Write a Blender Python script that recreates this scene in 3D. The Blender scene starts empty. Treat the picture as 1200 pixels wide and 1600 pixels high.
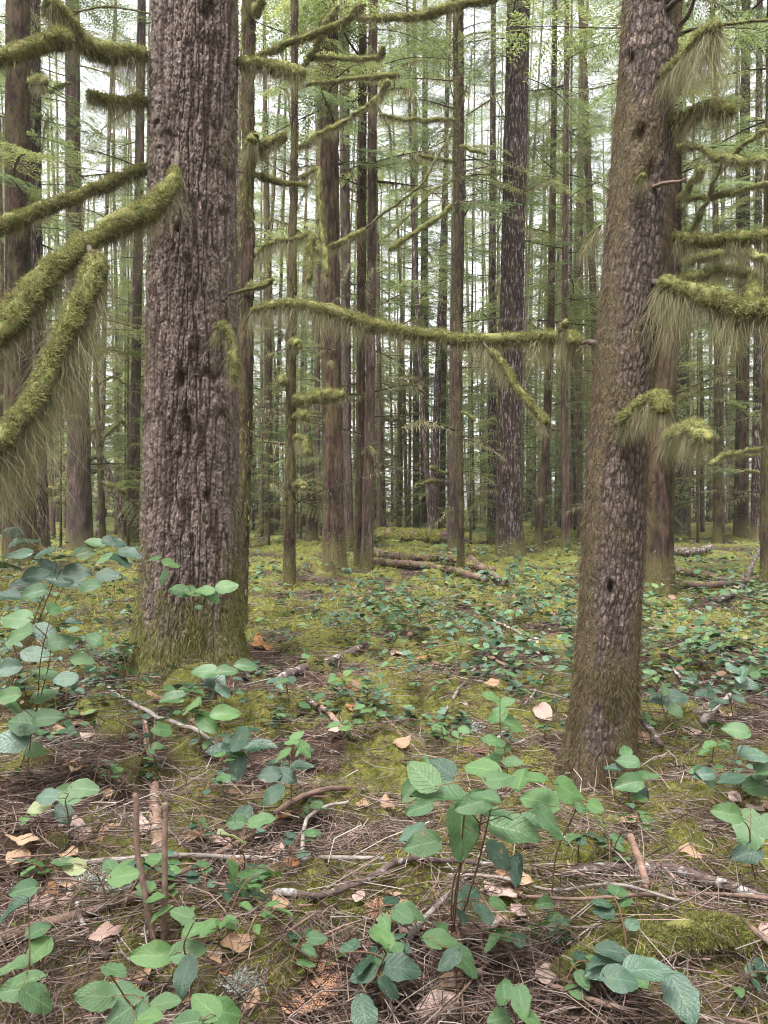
import bpy, math, random
import numpy as np
from mathutils import Vector, Matrix

# ------------------------------------------------------------------ camera, sky, sun, exposure
S = bpy.context.scene
COL = S.collection
EYE = 1.5            # camera height (m)
F = 1200.0           # focal length in photo pixels (photo 1200 x 1600)

cam_d = bpy.data.cameras.new('camera')
cam_d.sensor_fit = 'VERTICAL'; cam_d.sensor_height = 36.0; cam_d.lens = 27.0
cam_d.clip_start = 0.05; cam_d.clip_end = 1500.0
cam = bpy.data.objects.new('camera', cam_d); COL.objects.link(cam)
cam.location = (0, 0, EYE); cam.rotation_euler = (math.radians(90), 0, 0)
S.camera = cam

SUN_EL, SUN_AZ = 66.0, 215.0
W = bpy.data.worlds.new('World'); S.world = W; W.use_nodes = True
wn = W.node_tree.nodes; wl = W.node_tree.links
for n in list(wn): wn.remove(n)
sky = wn.new('ShaderNodeTexSky'); sky.sky_type = 'NISHITA'; sky.sun_disc = False
sky.sun_elevation = math.radians(SUN_EL); sky.sun_rotation = math.radians(SUN_AZ)
sky.air_density = 1.0; sky.dust_density = 4.0; sky.ozone_density = 1.0
hsv = wn.new('ShaderNodeHueSaturation'); hsv.inputs['Saturation'].default_value = 0.12
bg = wn.new('ShaderNodeBackground'); bg.inputs['Strength'].default_value = 0.12
wo = wn.new('ShaderNodeOutputWorld')
wl.new(sky.outputs[0], hsv.inputs['Color']); wl.new(hsv.outputs[0], bg.inputs['Color']); wl.new(bg.outputs[0], wo.inputs['Surface'])

sd = bpy.data.lights.new('sun', 'SUN'); sd.energy = 1.5; sd.angle = math.radians(24); sd.color = (1.0, 0.985, 0.97)
sun = bpy.data.objects.new('sun', sd); COL.objects.link(sun)
az, el = math.radians(SUN_AZ), math.radians(SUN_EL)
sdir = Vector((math.sin(az) * math.cos(el), math.cos(az) * math.cos(el), math.sin(el)))
sun.rotation_euler = sdir.to_track_quat('Z', 'Y').to_euler(); sun.location = (0, -5, 30)

vs = S.view_settings
vs.view_transform = 'Standard'; vs.look = 'None'; vs.gamma = 1.0; vs.use_curve_mapping = False
vs.exposure = 2.3
S.cycles.max_bounces = 6; S.cycles.diffuse_bounces = 3; S.cycles.transmission_bounces = 4; S.cycles.volume_bounces = 1
S.cycles.use_denoising = True; S.cycles.denoiser = 'OPENIMAGEDENOISE'; S.cycles.denoising_prefilter = 'ACCURATE'
S.cycles.pixel_filter_type = 'BLACKMAN_HARRIS'; S.cycles.filter_width = 1.1

RNG = np.random.default_rng(7)
random.seed(7)

# ------------------------------------------------------------------ numpy noise
def _hash(i, j, k, s):
    h = (i.astype(np.int64) * 374761393 + j.astype(np.int64) * 668265263 + k.astype(np.int64) * 2147483647 + s * 144665) & 0xFFFFFFFF
    h = ((h ^ (h >> 13)) * 1274126177) & 0xFFFFFFFF
    h = ((h ^ (h >> 16)) * 2246822519) & 0xFFFFFFFF
    h = h ^ (h >> 15)
    return h.astype(np.float64) / 4294967296.0
def vnoise(p, s=0):
    f = np.floor(p); i = f.astype(np.int64); t = p - f; t = t * t * (3 - 2 * t)
    r = 0
    for a in (0, 1):
        for b in (0, 1):
            for c in (0, 1):
                w = (t[:, 0] if a else 1 - t[:, 0]) * (t[:, 1] if b else 1 - t[:, 1]) * (t[:, 2] if c else 1 - t[:, 2])
                r = r + w * _hash(i[:, 0] + a, i[:, 1] + b, i[:, 2] + c, s)
    return r
def fbm(p, o=4, s=0):
    a, r, t = 1.0, 0.0, 0.0
    for k in range(o):
        r = r + a * vnoise(p * (2.03 ** k) + 17.3 * k, s + k); t += a; a *= 0.5
    return r / t
def worley(p, s=0):
    i = np.floor(p).astype(np.int64); n = len(p)
    f1 = np.full(n, 9.0); f2 = np.full(n, 9.0); rid = np.zeros(n)
    for a in (-1, 0, 1):
        for b in (-1, 0, 1):
            for c in (-1, 0, 1):
                q = i + np.array([a, b, c])
                d = 0
                for ax in range(3):
                    d = d + (q[:, ax] + 0.1 + 0.8 * _hash(q[:, 0], q[:, 1], q[:, 2], s + 11 * ax) - p[:, ax]) ** 2
                d = np.sqrt(d)
                m = d < f1
                f2 = np.where(m, f1, np.minimum(f2, d))
                rid = np.where(m, _hash(q[:, 0], q[:, 1], q[:, 2], s + 77), rid)
                f1 = np.where(m, d, f1)
    return f1, f2, rid
def sstep(a, b, x):
    t = np.clip((x - a) / (b - a), 0, 1); return t * t * (3 - 2 * t)
def p2(x, y, k, z=0.0):
    return np.stack([x * k, y * k, np.full_like(x, z)], 1)

# ------------------------------------------------------------------ terrain
HUMPS = [(-1.75, 7.0, 0.05, 1.0, 0.9), (-1.15, 4.35, -0.13, 0.55, 0.5), (-0.75, 5.4, 0.09, 0.6, 0.45), (-2.05, 4.2, 0.16, 0.5, 0.45),
         (1.25, 4.45, 0.06, 0.5, 0.5), (0.95, 2.62, 0.09, 0.34, 0.16), (1.15, 2.35, -0.10, 0.3, 0.12), (1.15, 3.4, 0.08, 0.4, 0.3),
         (-0.35, 4.7, 0.08, 0.5, 0.35), (0.35, 5.6, 0.06, 0.8, 0.5), (1.9, 5.0, 0.12, 0.7, 0.6), (-0.55, 2.2, -0.06, 0.3, 0.2),
         (7.2, 31.5, 0.55, 1.3, 1.2), (3.2, 30, 0.3, 1.6, 1.2), (-3.5, 16, 0.15, 2, 2), (2.5, 9.0, 0.10, 1.2, 1.0)]
def gz(x, y):
    x = np.atleast_1d(np.asarray(x, float)); y = np.atleast_1d(np.asarray(y, float))
    far = sstep(6, 20, np.hypot(x, y))
    z = 0.012 * np.clip(np.hypot(x * 0.5, y) - 10, 0, 200)
    z = z + (fbm(p2(x, y, 0.8), 3, 3) - 0.5) * 0.27 + (fbm(p2(x, y, 3.2), 3, 9) - 0.5) * 0.22 * (1 - 0.5 * far) + (fbm(p2(x, y, 0.22), 2, 5) - 0.5) * 0.5 * far
    for hx, hy, a, sx, sy in HUMPS:
        z = z + a * np.exp(-((x - hx) / sx) ** 2 - ((y - hy) / sy) ** 2)
    return z
def g1(x, y): return float(gz(x, y)[0])
def mossmask(x, y):
    n = fbm(p2(x, y, 1.7), 4, 21); r = np.hypot(x, y)
    b = sstep(6, 13, r) * 0.055
    b = b + 0.30 * np.exp(-((x - 1.15) / 0.9) ** 2 - ((y - 3.0) / 1.0) ** 2) + 0.12 * np.exp(-((x - 0.3) / 0.9) ** 2 - ((y - 5.2) / 0.9) ** 2)
    b = b + 0.16 * np.exp(-((x + 2.05) / 0.45) ** 2 - ((y - 4.2) / 0.4) ** 2) - 0.04 * np.exp(-((x + 0.8) / 1.2) ** 2 - ((y - 2.9) / 1.0) ** 2)
    return sstep(0.465, 0.565, n + b)

def U(x, y, D):
    return Vector(((x - 600) / F * D, D, EYE + (800 - y) / F * D))
def ground_px(x, y):
    D = EYE * F / max(6, y - 800)
    for _ in range(25):
        D2 = (EYE - g1((x - 600) / F * D, D)) * F / max(6, y - 800)
        D = 0.5 * D + 0.5 * min(D2, 90)
    X = (x - 600) / F * D
    return Vector((X, D, g1(X, D)))

# ------------------------------------------------------------------ mesh helpers
def make_mesh(name, V, Q=None, T=None, col=None, attrs=None, uv=None, smooth=True):
    V = np.asarray(V, np.float32)
    Q = np.zeros((0, 4), np.int32) if Q is None else np.asarray(Q, np.int32).reshape(-1, 4)
    T = np.zeros((0, 3), np.int32) if T is None else np.asarray(T, np.int32).reshape(-1, 3)
    me = bpy.data.meshes.new(name)
    me.vertices.add(len(V)); me.vertices.foreach_set('co', V.ravel())
    nl = len(Q) * 4 + len(T) * 3
    me.loops.add(nl); li = np.concatenate([Q.ravel(), T.ravel()]).astype(np.int32); me.loops.foreach_set('vertex_index', li)
    me.polygons.add(len(Q) + len(T))
    st = np.concatenate([np.arange(len(Q)) * 4, len(Q) * 4 + np.arange(len(T)) * 3]).astype(np.int32)
    me.polygons.foreach_set('loop_start', st)
    if smooth: me.polygons.foreach_set('use_smooth', np.ones(len(st), bool))
    if col is not None:
        a = me.attributes.new('Col', 'FLOAT_COLOR', 'POINT')
        c = np.ones((len(V), 4), np.float32); c[:, :3] = col; a.data.foreach_set('color', c.ravel())
    for k, v in (attrs or {}).items():
        a = me.attributes.new(k, 'FLOAT', 'POINT'); a.data.foreach_set('value', np.asarray(v, np.float32))
    if uv is not None:
        u = me.uv_layers.new(name='UVMap'); u.data.foreach_set('uv', np.asarray(uv, np.float32)[li].ravel())
    me.update(calc_edges=True); me.validate()
    return me
class Acc:
    def __init__(s): s.V = []; s.Q = []; s.T = []; s.C = []; s.n = 0
    def add(s, V, Q=None, T=None, C=None):
        V = np.asarray(V, float)
        if len(V) == 0: return
        if Q is not None and len(Q): s.Q.append(np.asarray(Q) + s.n)
        if T is not None and len(T): s.T.append(np.asarray(T) + s.n)
        s.V.append(V); c = np.zeros((len(V), 3)); c[:] = (0.5, 0.5, 0.5) if C is None else C
        s.C.append(c); s.n += len(V)
    def mesh(s, name, off=None, smooth=True):
        V = np.concatenate(s.V)
        if off is not None: V = V - np.array(off)
        return make_mesh(name, V, np.concatenate(s.Q) if s.Q else None, np.concatenate(s.T) if s.T else None, np.concatenate(s.C), smooth=smooth)
def resample(P, n):
    P = np.asarray([tuple(p) for p in P], float)
    if len(P) == 2: t = np.linspace(0, 1, n)[:, None]; return P[0] * (1 - t) + P[1] * t
    E = np.vstack([2 * P[0] - P[1], P, 2 * P[-1] - P[-2]]); out = []
    m = len(P) - 1
    for u in np.linspace(0, m - 1e-6, n):
        i = int(u); t = u - i; a, b, c, d = E[i], E[i + 1], E[i + 2], E[i + 3]
        out.append(0.5 * (2 * b + (c - a) * t + (2 * a - 5 * b + 4 * c - d) * t * t + (3 * b - a - 3 * c + d) * t ** 3))
    return np.array(out)
def frames(P):
    T = np.gradient(P, axis=0); T /= np.linalg.norm(T, axis=1)[:, None] + 1e-9
    up = np.array([0, 0, 1.0]) if abs(T[0][2]) < 0.9 else np.array([1.0, 0, 0])
    N = []; n = np.cross(T[0], up); n /= np.linalg.norm(n)
    for t in T:
        n = n - t * np.dot(n, t); n /= np.linalg.norm(n) + 1e-9; N.append(n)
    N = np.array(N); return T, N, np.cross(T, N)
def tube(P, R, n=8, rough=0.0, seed=0, cap=True):
    P = np.asarray(P, float); m = len(P); R = np.broadcast_to(np.asarray(R, float), (m,))
    T, N, B = frames(P)
    a = np.arange(n) * 2 * math.pi / n
    d = N[:, None, :] * np.cos(a)[None, :, None] + B[:, None, :] * np.sin(a)[None, :, None]
    rr = R[:, None] * np.ones((m, n))
    if rough:
        q = (P[:, None, :] + d * R[:, None, None]).reshape(-1, 3)
        rr = rr * (1 + rough * 2 * (fbm(q / (R.mean() * 1.2 + 1e-6), 3, seed) - 0.5).reshape(m, n))
    V = (P[:, None, :] + d * rr[:, :, None]).reshape(-1, 3)
    i = np.arange(m - 1)[:, None] * n; j = np.arange(n)[None, :]; k = (j + 1) % n
    Q = np.stack([i + j, i + k, i + n + k, i + n + j], -1).reshape(-1, 4); Tr = None
    if cap:
        V = np.vstack([V, P[0], P[-1]]); jj = np.arange(n); kk = (jj + 1) % n
        Tr = np.vstack([np.stack([kk, jj, np.full(n, m * n)], 1), np.stack([(m - 1) * n + jj, (m - 1) * n + kk, np.full(n, m * n + 1)], 1)])
    return V, Q, Tr
def strands(root, d0, length, width, droop, seg, C, rng, curl=0.15, tipC=None):
    """tapering ribbon hairs: root (N,3), d0 (N,3), length (N), width (N)"""
    N = len(root)
    if N == 0: return np.zeros((0, 3)), None, None, None
    d = d0 / (np.linalg.norm(d0, axis=1)[:, None] + 1e-9)
    side = np.cross(d, rng.normal(size=(N, 3))); side /= np.linalg.norm(side, axis=1)[:, None] + 1e-9
    pts = []; p = root.copy(); cur = d.copy(); step = (length / seg)[:, None]
    dr = np.broadcast_to(droop, (N,))[:, None]
    V = np.zeros((N, 2 * seg + 1, 3))
    for k in range(seg):
        w = (width * (1 - 0.6 * k / seg))[:, None] * 0.5
        V[:, 2 * k] = p - side * w; V[:, 2 * k + 1] = p + side * w
        cur = cur + np.array([0, 0, -1.0]) * dr + rng.normal(size=(N, 3)) * curl
        cur /= np.linalg.norm(cur, axis=1)[:, None] + 1e-9
        p = p + cur * step
    V[:, 2 * seg] = p
    base = np.arange(N)[:, None] * (2 * seg + 1)
    Q = np.concatenate([np.stack([base + 2 * k, base + 2 * k + 1, base + 2 * k + 3, base + 2 * k + 2], -1).reshape(-1, 4) for k in range(seg - 1)]) if seg > 1 else None
    T = np.stack([base + 2 * seg - 2, base + 2 * seg - 1, base + 2 * seg], -1).reshape(-1, 3)
    Cc = np.repeat(np.asarray(C)[:, None, :], 2 * seg + 1, 1)
    if tipC is not None:
        t = np.concatenate([np.repeat(np.arange(seg) / seg, 2), [1.0]])[None, :, None]
        Cc = Cc * (1 - t) + np.asarray(tipC)[:, None, :] * t
    return V.reshape(-1, 3), Q, T, Cc.reshape(-1, 3)
def vary(c, n, rng, v=0.25, h=0.06):
    c = np.asarray(c)[None, :] * (1 + rng.normal(size=(n, 1)) * v).clip(0.35, 1.9)
    return np.clip(c * (1 + rng.normal(size=(n, 3)) * h), 0.005, 0.9)

def new_obj(name, me, mat=None, parent=None, kind=None, label=None):
    if mat is not None and len(me.materials) == 0: me.materials.append(mat)
    o = bpy.data.objects.new(name, me); COL.objects.link(o)
    if parent is not None: o.parent = parent
    if kind: o['kind'] = kind
    if label: o['label'] = label
    return o
def thing(name, loc, label, cat, group=None):
    o = bpy.data.objects.new(name, None); COL.objects.link(o); o.location = loc; o.empty_display_size = 0.1
    o['label'] = label; o['category'] = cat
    if group: o['group'] = group
    return o
def tag(o, label, cat, group=None):
    o['label'] = label; o['category'] = cat
    if group: o['group'] = group
    return o

def far_place(x):
    for lim, t in ((235, 'beyond the arching dark salal'), (400, 'beyond the massive fir'), (560, 'beyond the stub-branched thin trunk'), (640, 'beyond the twin trunks'), (740, 'beyond the tight row of four'), (835, 'beyond the lichen-streaked trunk'), (960, 'beyond the mossy mound'), (1090, 'beyond the leaning spruce')):
        if x < lim: return t
    return 'far past the leaning spruce'
def near_place(x, y):
    if y < 1060: return 'below the massive fir' if x < 400 else ('between fir and spruce' if x < 900 else 'past the leaning spruce')
    if y < 1250: return 'by the mossy hump' if x < 200 else ('around the hollow' if x < 520 else ('on the mossy rise' if x < 880 else 'by the foot of the leaning spruce'))
    if y < 1430: return 'around the upright cut stems' if x < 330 else ('among tangled twigs by the bleached stick' if x < 600 else ('under the fullest salal' if x < 880 else 'by the lichen-spotted branch'))
    return 'below the smooth brown stick' if x < 380 else ('by the rusty cedar spray' if x < 640 else ('by the snapped stick end' if x < 860 else 'by the mossy log'))
# ------------------------------------------------------------------ materials
class Mat:
    def __init__(s, name, rough=0.8, spec=0.3):
        s.m = bpy.data.materials.new(name); s.m.use_nodes = True; s.t = s.m.node_tree; s.N = s.t.nodes; s.L = s.t.links
        s.b = s.N['Principled BSDF']; s.b.inputs['Roughness'].default_value = rough; s.b.inputs['Specular IOR Level'].default_value = spec
        s.out = s.N['Material Output']
    def n(s, t, **k):
        o = s.N.new(t)
        for a, v in k.items():
            if a in o.inputs: o.inputs[a].default_value = v
            else: setattr(o, a, v)
        return o
    def l(s, a, b): s.L.new(a, b)
    def coord(s, scale=(1, 1, 1), src='Object'):
        c = s.n('ShaderNodeTexCoord'); m = s.n('ShaderNodeMapping'); m.inputs['Scale'].default_value = scale
        s.l(c.outputs[src], m.inputs['Vector']); return m.outputs['Vector']
    def noise(s, vec, scale, detail=4, rough=0.6):
        o = s.n('ShaderNodeTexNoise'); o.inputs['Scale'].default_value = scale; o.inputs['Detail'].default_value = detail; o.inputs['Roughness'].default_value = rough
        if vec is not None: s.l(vec, o.inputs['Vector'])
        return o.outputs['Fac']
    def ramp(s, fac, stops):
        o = s.n('ShaderNodeValToRGB'); e = o.color_ramp.elements
        while len(e) < len(stops): e.new(0.5)
        for q, (p, c) in zip(e, stops): q.position = p; q.color = (*c, 1) if len(c) == 3 else c
        s.l(fac, o.inputs['Fac']); return o.outputs['Color']
    def mix(s, fac, a, b, mode='MIX'):
        o = s.n('ShaderNodeMix', data_type='RGBA', blend_type=mode)
        for v, i in ((fac, 0), (a, 6), (b, 7)):
            if isinstance(v, (int, float)): o.inputs[i].default_value = v
            elif isinstance(v, tuple): o.inputs[i].default_value = (*v, 1)
            else: s.l(v, o.inputs[i])
        return o.outputs[2]
    def math(s, op, a, b=0.5):
        o = s.n('ShaderNodeMath', operation=op)
        for v, i in ((a, 0), (b, 1)):
            if isinstance(v, (int, float)): o.inputs[i].default_value = v
            else: s.l(v, o.inputs[i])
        return o.outputs[0]
    def attr(s, name, col=False):
        o = s.n('ShaderNodeAttribute', attribute_name=name); return o.outputs['Color' if col else 'Fac']
    def rnd(s): return s.n('ShaderNodeObjectInfo').outputs['Random']
    def bump(s, h, dist=0.01, strength=0.6):
        o = s.n('ShaderNodeBump'); o.inputs['Strength'].default_value = strength; o.inputs['Distance'].default_value = dist
        s.l(h, o.inputs['Height']); s.l(o.outputs[0], s.b.inputs['Normal']); return o.outputs[0]
    def color(s, c): s.l(c, s.b.inputs['Base Color'])
    def translucent(s, col, fac=0.35):
        t = s.n('ShaderNodeBsdfTranslucent'); m = s.n('ShaderNodeMixShader'); m.inputs[0].default_value = fac
        s.l(col, t.inputs['Color']); s.l(s.b.outputs[0], m.inputs[1]); s.l(t.outputs[0], m.inputs[2]); s.l(m.outputs[0], s.out.inputs['Surface'])

def mat_strand(name, fac=0.3, rough=0.85):
    M = Mat(name, rough, 0.15); c = M.attr('Col', True); M.color(c); M.translucent(c, fac); return M.m
MOSS = mat_strand('moss_fibre', 0.35)
NEEDLE = mat_strand('conifer_needles', 0.5, 0.6)
TWIGC = mat_strand('litter_fibre', 0.0)

def mat_ground():
    M = Mat('forest_duff', 0.95, 0.1); v = M.coord()
    a = M.ramp(M.noise(v, 9, 6, 0.7), [(0.3, (0.018, 0.012, 0.009)), (0.5, (0.05, 0.033, 0.025)), (0.72, (0.13, 0.085, 0.062))])
    b = M.ramp(M.noise(v, 30, 5, 0.7), [(0.3, (0.06, 0.065, 0.016)), (0.7, (0.21, 0.205, 0.055))])
    f = M.attr('mossy')
    M.color(M.mix(f, a, b))
    M.bump(M.noise(v, 55, 5, 0.75), 0.02, 0.9); return M.m
def mat_bark(name, ridge, furrow, lich, lam=0.35, moss=(0.13, 0.12, 0.035), scale=0.0):
    M = Mat(name, 0.85, 0.25); v = M.coord(); vz = M.coord((1, 1, 0.3))
    base = M.ramp(M.noise(vz, 30, 6, 0.78), [(0.34, tuple(x * 0.45 for x in ridge)), (0.5, ridge), (0.66, tuple(min(1, x * 1.7) for x in ridge))])
    base = M.mix(M.math('MULTIPLY', M.ramp(M.noise(v, 60, 3, 0.6), [(0.55, (0, 0, 0)), (0.68, (1, 1, 1))]), lam), base, lich)
    big = M.ramp(M.noise(v, 2.2, 3), [(0.35, (0.78, 0.76, 0.76)), (0.65, (1.15, 1.1, 1.1))])
    base = M.mix(1.0, base, big, 'MULTIPLY')
    h = M.math('ADD', M.noise(vz, 90, 5, 0.75), M.math('MULTIPLY', M.noise(vz, 28, 3), 1.2))
    if scale:      # thin flaking scales
        wn_ = M.n('ShaderNodeTexNoise'); wn_.inputs['Scale'].default_value = 18; M.l(v, wn_.inputs['Vector'])
        wv = M.n('ShaderNodeVectorMath', operation='MULTIPLY_ADD'); M.l(wn_.outputs['Color'], wv.inputs[0]); wv.inputs[1].default_value = (0.05, 0.05, 0.07); M.l(M.coord((1, 1, 0.22)), wv.inputs[2])
        vo = M.n('ShaderNodeTexVoronoi', feature='F1'); vo.inputs['Scale'].default_value = scale; vo.inputs['Randomness'].default_value = 1.0; M.l(wv.outputs[0], vo.inputs['Vector'])
        sp = M.n('ShaderNodeSeparateXYZ'); M.l(vo.outputs['Color'], sp.inputs[0])
        base = M.mix(1.0, base, M.ramp(sp.outputs[0], [(0.0, (0.75, 0.73, 0.73)), (0.6, (1.0, 1.0, 1.0)), (1.0, (1.4, 1.38, 1.38))]), 'MULTIPLY')
        h = M.math('ADD', h, M.math('MULTIPLY', M.math('ADD', sp.outputs[1], M.math('MULTIPLY', vo.outputs['Distance'], -1.0)), 0.85))
    g = M.attr('groove')
    c = M.mix(g, furrow, base)
    mn = M.ramp(M.noise(M.coord((1, 1, 0.25)), 70, 4, 0.7), [(0.3, tuple(x * 0.5 for x in moss)), (0.7, tuple(x * 1.5 for x in moss))])
    mm = M.math('MULTIPLY', M.attr('mossy'), M.ramp(M.noise(vz, 25, 4, 0.7), [(0.3, (0.35, 0.35, 0.35)), (0.55, (1, 1, 1))]))
    M.color(M.mix(mm, c, mn))
    M.bump(h, 0.016, 1.0); return M.m
def mat_bark_far(name, ridge, dark, moss=(0.15, 0.14, 0.055), mossamt=0.5, spots=None):
    M = Mat(name, 0.9, 0.2); vz = M.coord((1, 1, 0.18)); v = M.coord()
    c = M.ramp(M.noise(vz, 17, 6, 0.8), [(0.36, dark), (0.5, ridge), (0.64, tuple(x * 1.9 for x in ridge))])
    c = M.mix(M.attr('groove'), dark, c)
    if spots: c = M.mix(M.ramp(M.noise(M.coord((1, 1, 0.20)), 19, 6, 0.75), [(0.53, (0, 0, 0)), (0.60, (1, 1, 1))]), c, spots)
    c = M.mix(1.0, c, M.ramp(M.noise(v, 0.9, 4, 0.6), [(0.35, (0.7, 0.7, 0.72)), (0.65, (1.25, 1.2, 1.15))]), 'MULTIPLY')
    mm = M.math('MULTIPLY', M.ramp(M.noise(M.coord((1, 1, 0.5)), 3.0, 5, 0.7), [(0.45, (0, 0, 0)), (0.6, (1, 1, 1))]), mossamt)
    c = M.mix(M.math('MAXIMUM', mm, M.math('MULTIPLY', M.attr('mossy'), 0.8)), c, moss)
    t = M.ramp(M.rnd(), [(0.0, (0.7, 0.68, 0.70)), (0.5, (1.0, 0.95, 0.93)), (1.0, (1.2, 1.12, 1.12))])
    M.color(M.mix(1.0, c, t, 'MULTIPLY'))
    M.bump(M.noise(vz, 26, 6, 0.8), 0.06, 1.0); return M.m
def mat_leaf(name, c0, c1, rib, rough=0.38, spec=0.5, spot=0.0, tr=0.25):
    M = Mat(name, rough, spec)
    uvn = M.n('ShaderNodeTexCoord').outputs['UV']; sp = M.n('ShaderNodeSeparateXYZ'); M.l(uvn, sp.inputs[0])
    u, vv = sp.outputs[0], sp.outputs[1]
    av = M.math('ABSOLUTE', vv, 0)
    r = M.rnd()
    c = M.mix(r, c0, c1)
    c = M.mix(1.0, c, M.ramp(M.noise(M.coord(), 14, 4, 0.7), [(0.3, (0.75, 0.8, 0.75)), (0.7, (1.2, 1.15, 1.1))]), 'MULTIPLY')
    # side veins run forward from the midrib
    vein = M.math('SUBTRACT', M.math('MULTIPLY', u, 7.0), M.math('MULTIPLY', av, 2.6))
    fr = M.math('ABSOLUTE', M.math('SUBTRACT', M.math('FRACT', vein, 0), 0.5), 0)
    vl = M.ramp(fr, [(0.0, (1, 1, 1)), (0.10, (0, 0, 0))])
    ml = M.ramp(av, [(0.0, (1, 1, 1)), (0.07, (0, 0, 0))])
    c = M.mix(M.math('MULTIPLY', vl, 0.28), c, rib); c = M.mix(M.math('MULTIPLY', ml, 0.7), c, rib)
    if spot:
        c = M.mix(M.math('MULTIPLY', M.ramp(M.noise(M.coord(), 55, 3, 0.6), [(0.66, (0, 0, 0)), (0.70, (1, 1, 1))]), spot), c, (0.07, 0.04, 0.025))
    bl = M.n('ShaderNodeTexNoise', noise_dimensions='4D'); bl.inputs['Scale'].default_value = 2.6; bl.inputs['Detail'].default_value = 5; bl.inputs['Roughness'].default_value = 0.65
    M.l(M.coord(), bl.inputs['Vector']); M.l(M.math('MULTIPLY', r, 37.0), bl.inputs['W'])
    c = M.mix(M.math('MULTIPLY', M.ramp(bl.outputs['Fac'], [(0.63, (0, 0, 0)), (0.67, (1, 1, 1))]), 0.8), c, (0.20, 0.125, 0.06))
    c = M.mix(M.ramp(bl.outputs['Fac'], [(0.30, (0.5, 0.5, 0.5)), (0.40, (0, 0, 0))]), c, (0.17, 0.20, 0.07))
    M.color(c)
    M.bump(M.math('ADD', M.math('MULTIPLY', vl, -0.5), M.noise(M.coord(), 30, 3)), 0.006, 0.5)
    geo = M.n('ShaderNodeNewGeometry')
    M.translucent(M.mix(1.0, c, (1.3, 1.5, 0.7), 'MULTIPLY'), tr); return M.m
def mat_wood(name, a, b, lich=None, sc=30):
    M = Mat(name, 0.85, 0.25); v = M.coord()
    c = M.ramp(M.noise(v, sc, 5, 0.7), [(0.3, a), (0.7, b)])
    if lich: c = M.mix(M.ramp(M.noise(v, sc * 0.8, 4, 0.6), [(0.54, (0, 0, 0)), (0.62, (1, 1, 1))]), c, lich)
    M.color(c); M.bump(M.noise(v, sc * 3, 4, 0.7), 0.006, 0.7); return M.m

GROUND = mat_ground()
BARK_BIG = mat_bark('furrowed_fir_bark', (0.220, 0.170, 0.150), (0.072, 0.046, 0.038), (0.50, 0.46, 0.45), 0.6)
BARK_MOSSY = mat_bark('scaly_spruce_bark', (0.145, 0.112, 0.095), (0.058, 0.040, 0.033), (0.40, 0.35, 0.33), 0.5, (0.115, 0.088, 0.048), 50.0)
BARK_MID = mat_bark_far('bark_brown', (0.098, 0.062, 0.053), (0.030, 0.018, 0.015), mossamt=0.4)
BARK_DARK = mat_bark_far('bark_dark_streaked', (0.048, 0.030, 0.030), (0.017, 0.010, 0.010), mossamt=0.15, spots=(0.27, 0.23, 0.24))
BARK_PALE = mat_bark_far('bark_pale', (0.15, 0.108, 0.102), (0.060, 0.040, 0.036), mossamt=0.3)
BARK_FUZZ = mat_bark_far('bark_mossy', (0.085, 0.063, 0.046), (0.04, 0.027, 0.02), (0.125, 0.12, 0.042), 0.75)
WOOD = mat_wood('dead_branch_wood', (0.05, 0.036, 0.028), (0.13, 0.095, 0.075))
STICK_BROWN = mat_wood('stick_brown', (0.10, 0.06, 0.048), (0.24, 0.16, 0.125), sc=22)
STICK_PALE = mat_wood('stick_bleached', (0.16, 0.13, 0.115), (0.36, 0.31, 0.28), sc=22)
STICK_DARK = mat_wood('stick_lichened', (0.055, 0.038, 0.034), (0.15, 0.105, 0.092), (0.38, 0.36, 0.35), sc=20)
STICK_ROT = mat_wood('stick_red_rotten', (0.11, 0.06, 0.045), (0.30, 0.19, 0.14), (0.34, 0.29, 0.25), sc=20)
LOG_MOSS = mat_wood('log_moss_skin', (0.07, 0.07, 0.022), (0.20, 0.195, 0.055), sc=16)
LOG_RED = mat_wood('log_bark', (0.06, 0.036, 0.032), (0.17, 0.105, 0.095), (0.17, 0.165, 0.055), sc=6)
STEM = mat_wood('salal_stem', (0.10, 0.055, 0.035), (0.20, 0.12, 0.07))
LEAF = [mat_leaf('salal_leaf_green', (0.046, 0.110, 0.042), (0.082, 0.158, 0.058), (0.18, 0.27, 0.12), 0.30, 0.6, spot=0.6, tr=0.14),
        mat_leaf('salal_leaf_dark', (0.016, 0.048, 0.028), (0.032, 0.075, 0.042), (0.09, 0.15, 0.09), 0.26, 0.65, 0.4, 0.1),
        mat_leaf('salal_leaf_fresh', (0.065, 0.150, 0.045), (0.105, 0.20, 0.065), (0.20, 0.31, 0.13), 0.34, 0.55, spot=0.5, tr=0.2),
        mat_leaf('salal_leaf_blue', (0.045, 0.095, 0.062), (0.075, 0.135, 0.090), (0.15, 0.23, 0.16), 0.24, 0.7, 0.5, 0.1),
        mat_leaf('salal_leaf_pale', (0.26, 0.31, 0.17), (0.34, 0.37, 0.22), (0.42, 0.44, 0.28), 0.5, 0.3, 0.6)]
DEAD = [mat_leaf('dead_leaf_tan', (0.36, 0.22, 0.145), (0.46, 0.31, 0.22), (0.30, 0.18, 0.12), 0.75, 0.2, 0.6, 0.15),
        mat_leaf('dead_leaf_pink', (0.36, 0.23, 0.20), (0.50, 0.37, 0.34), (0.28, 0.17, 0.15), 0.6, 0.3, 0.6, 0.1),
        mat_leaf('dead_leaf_rust', (0.27, 0.125, 0.06), (0.40, 0.20, 0.10), (0.20, 0.09, 0.05), 0.75, 0.2, 0.6, 0.15)]

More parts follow.
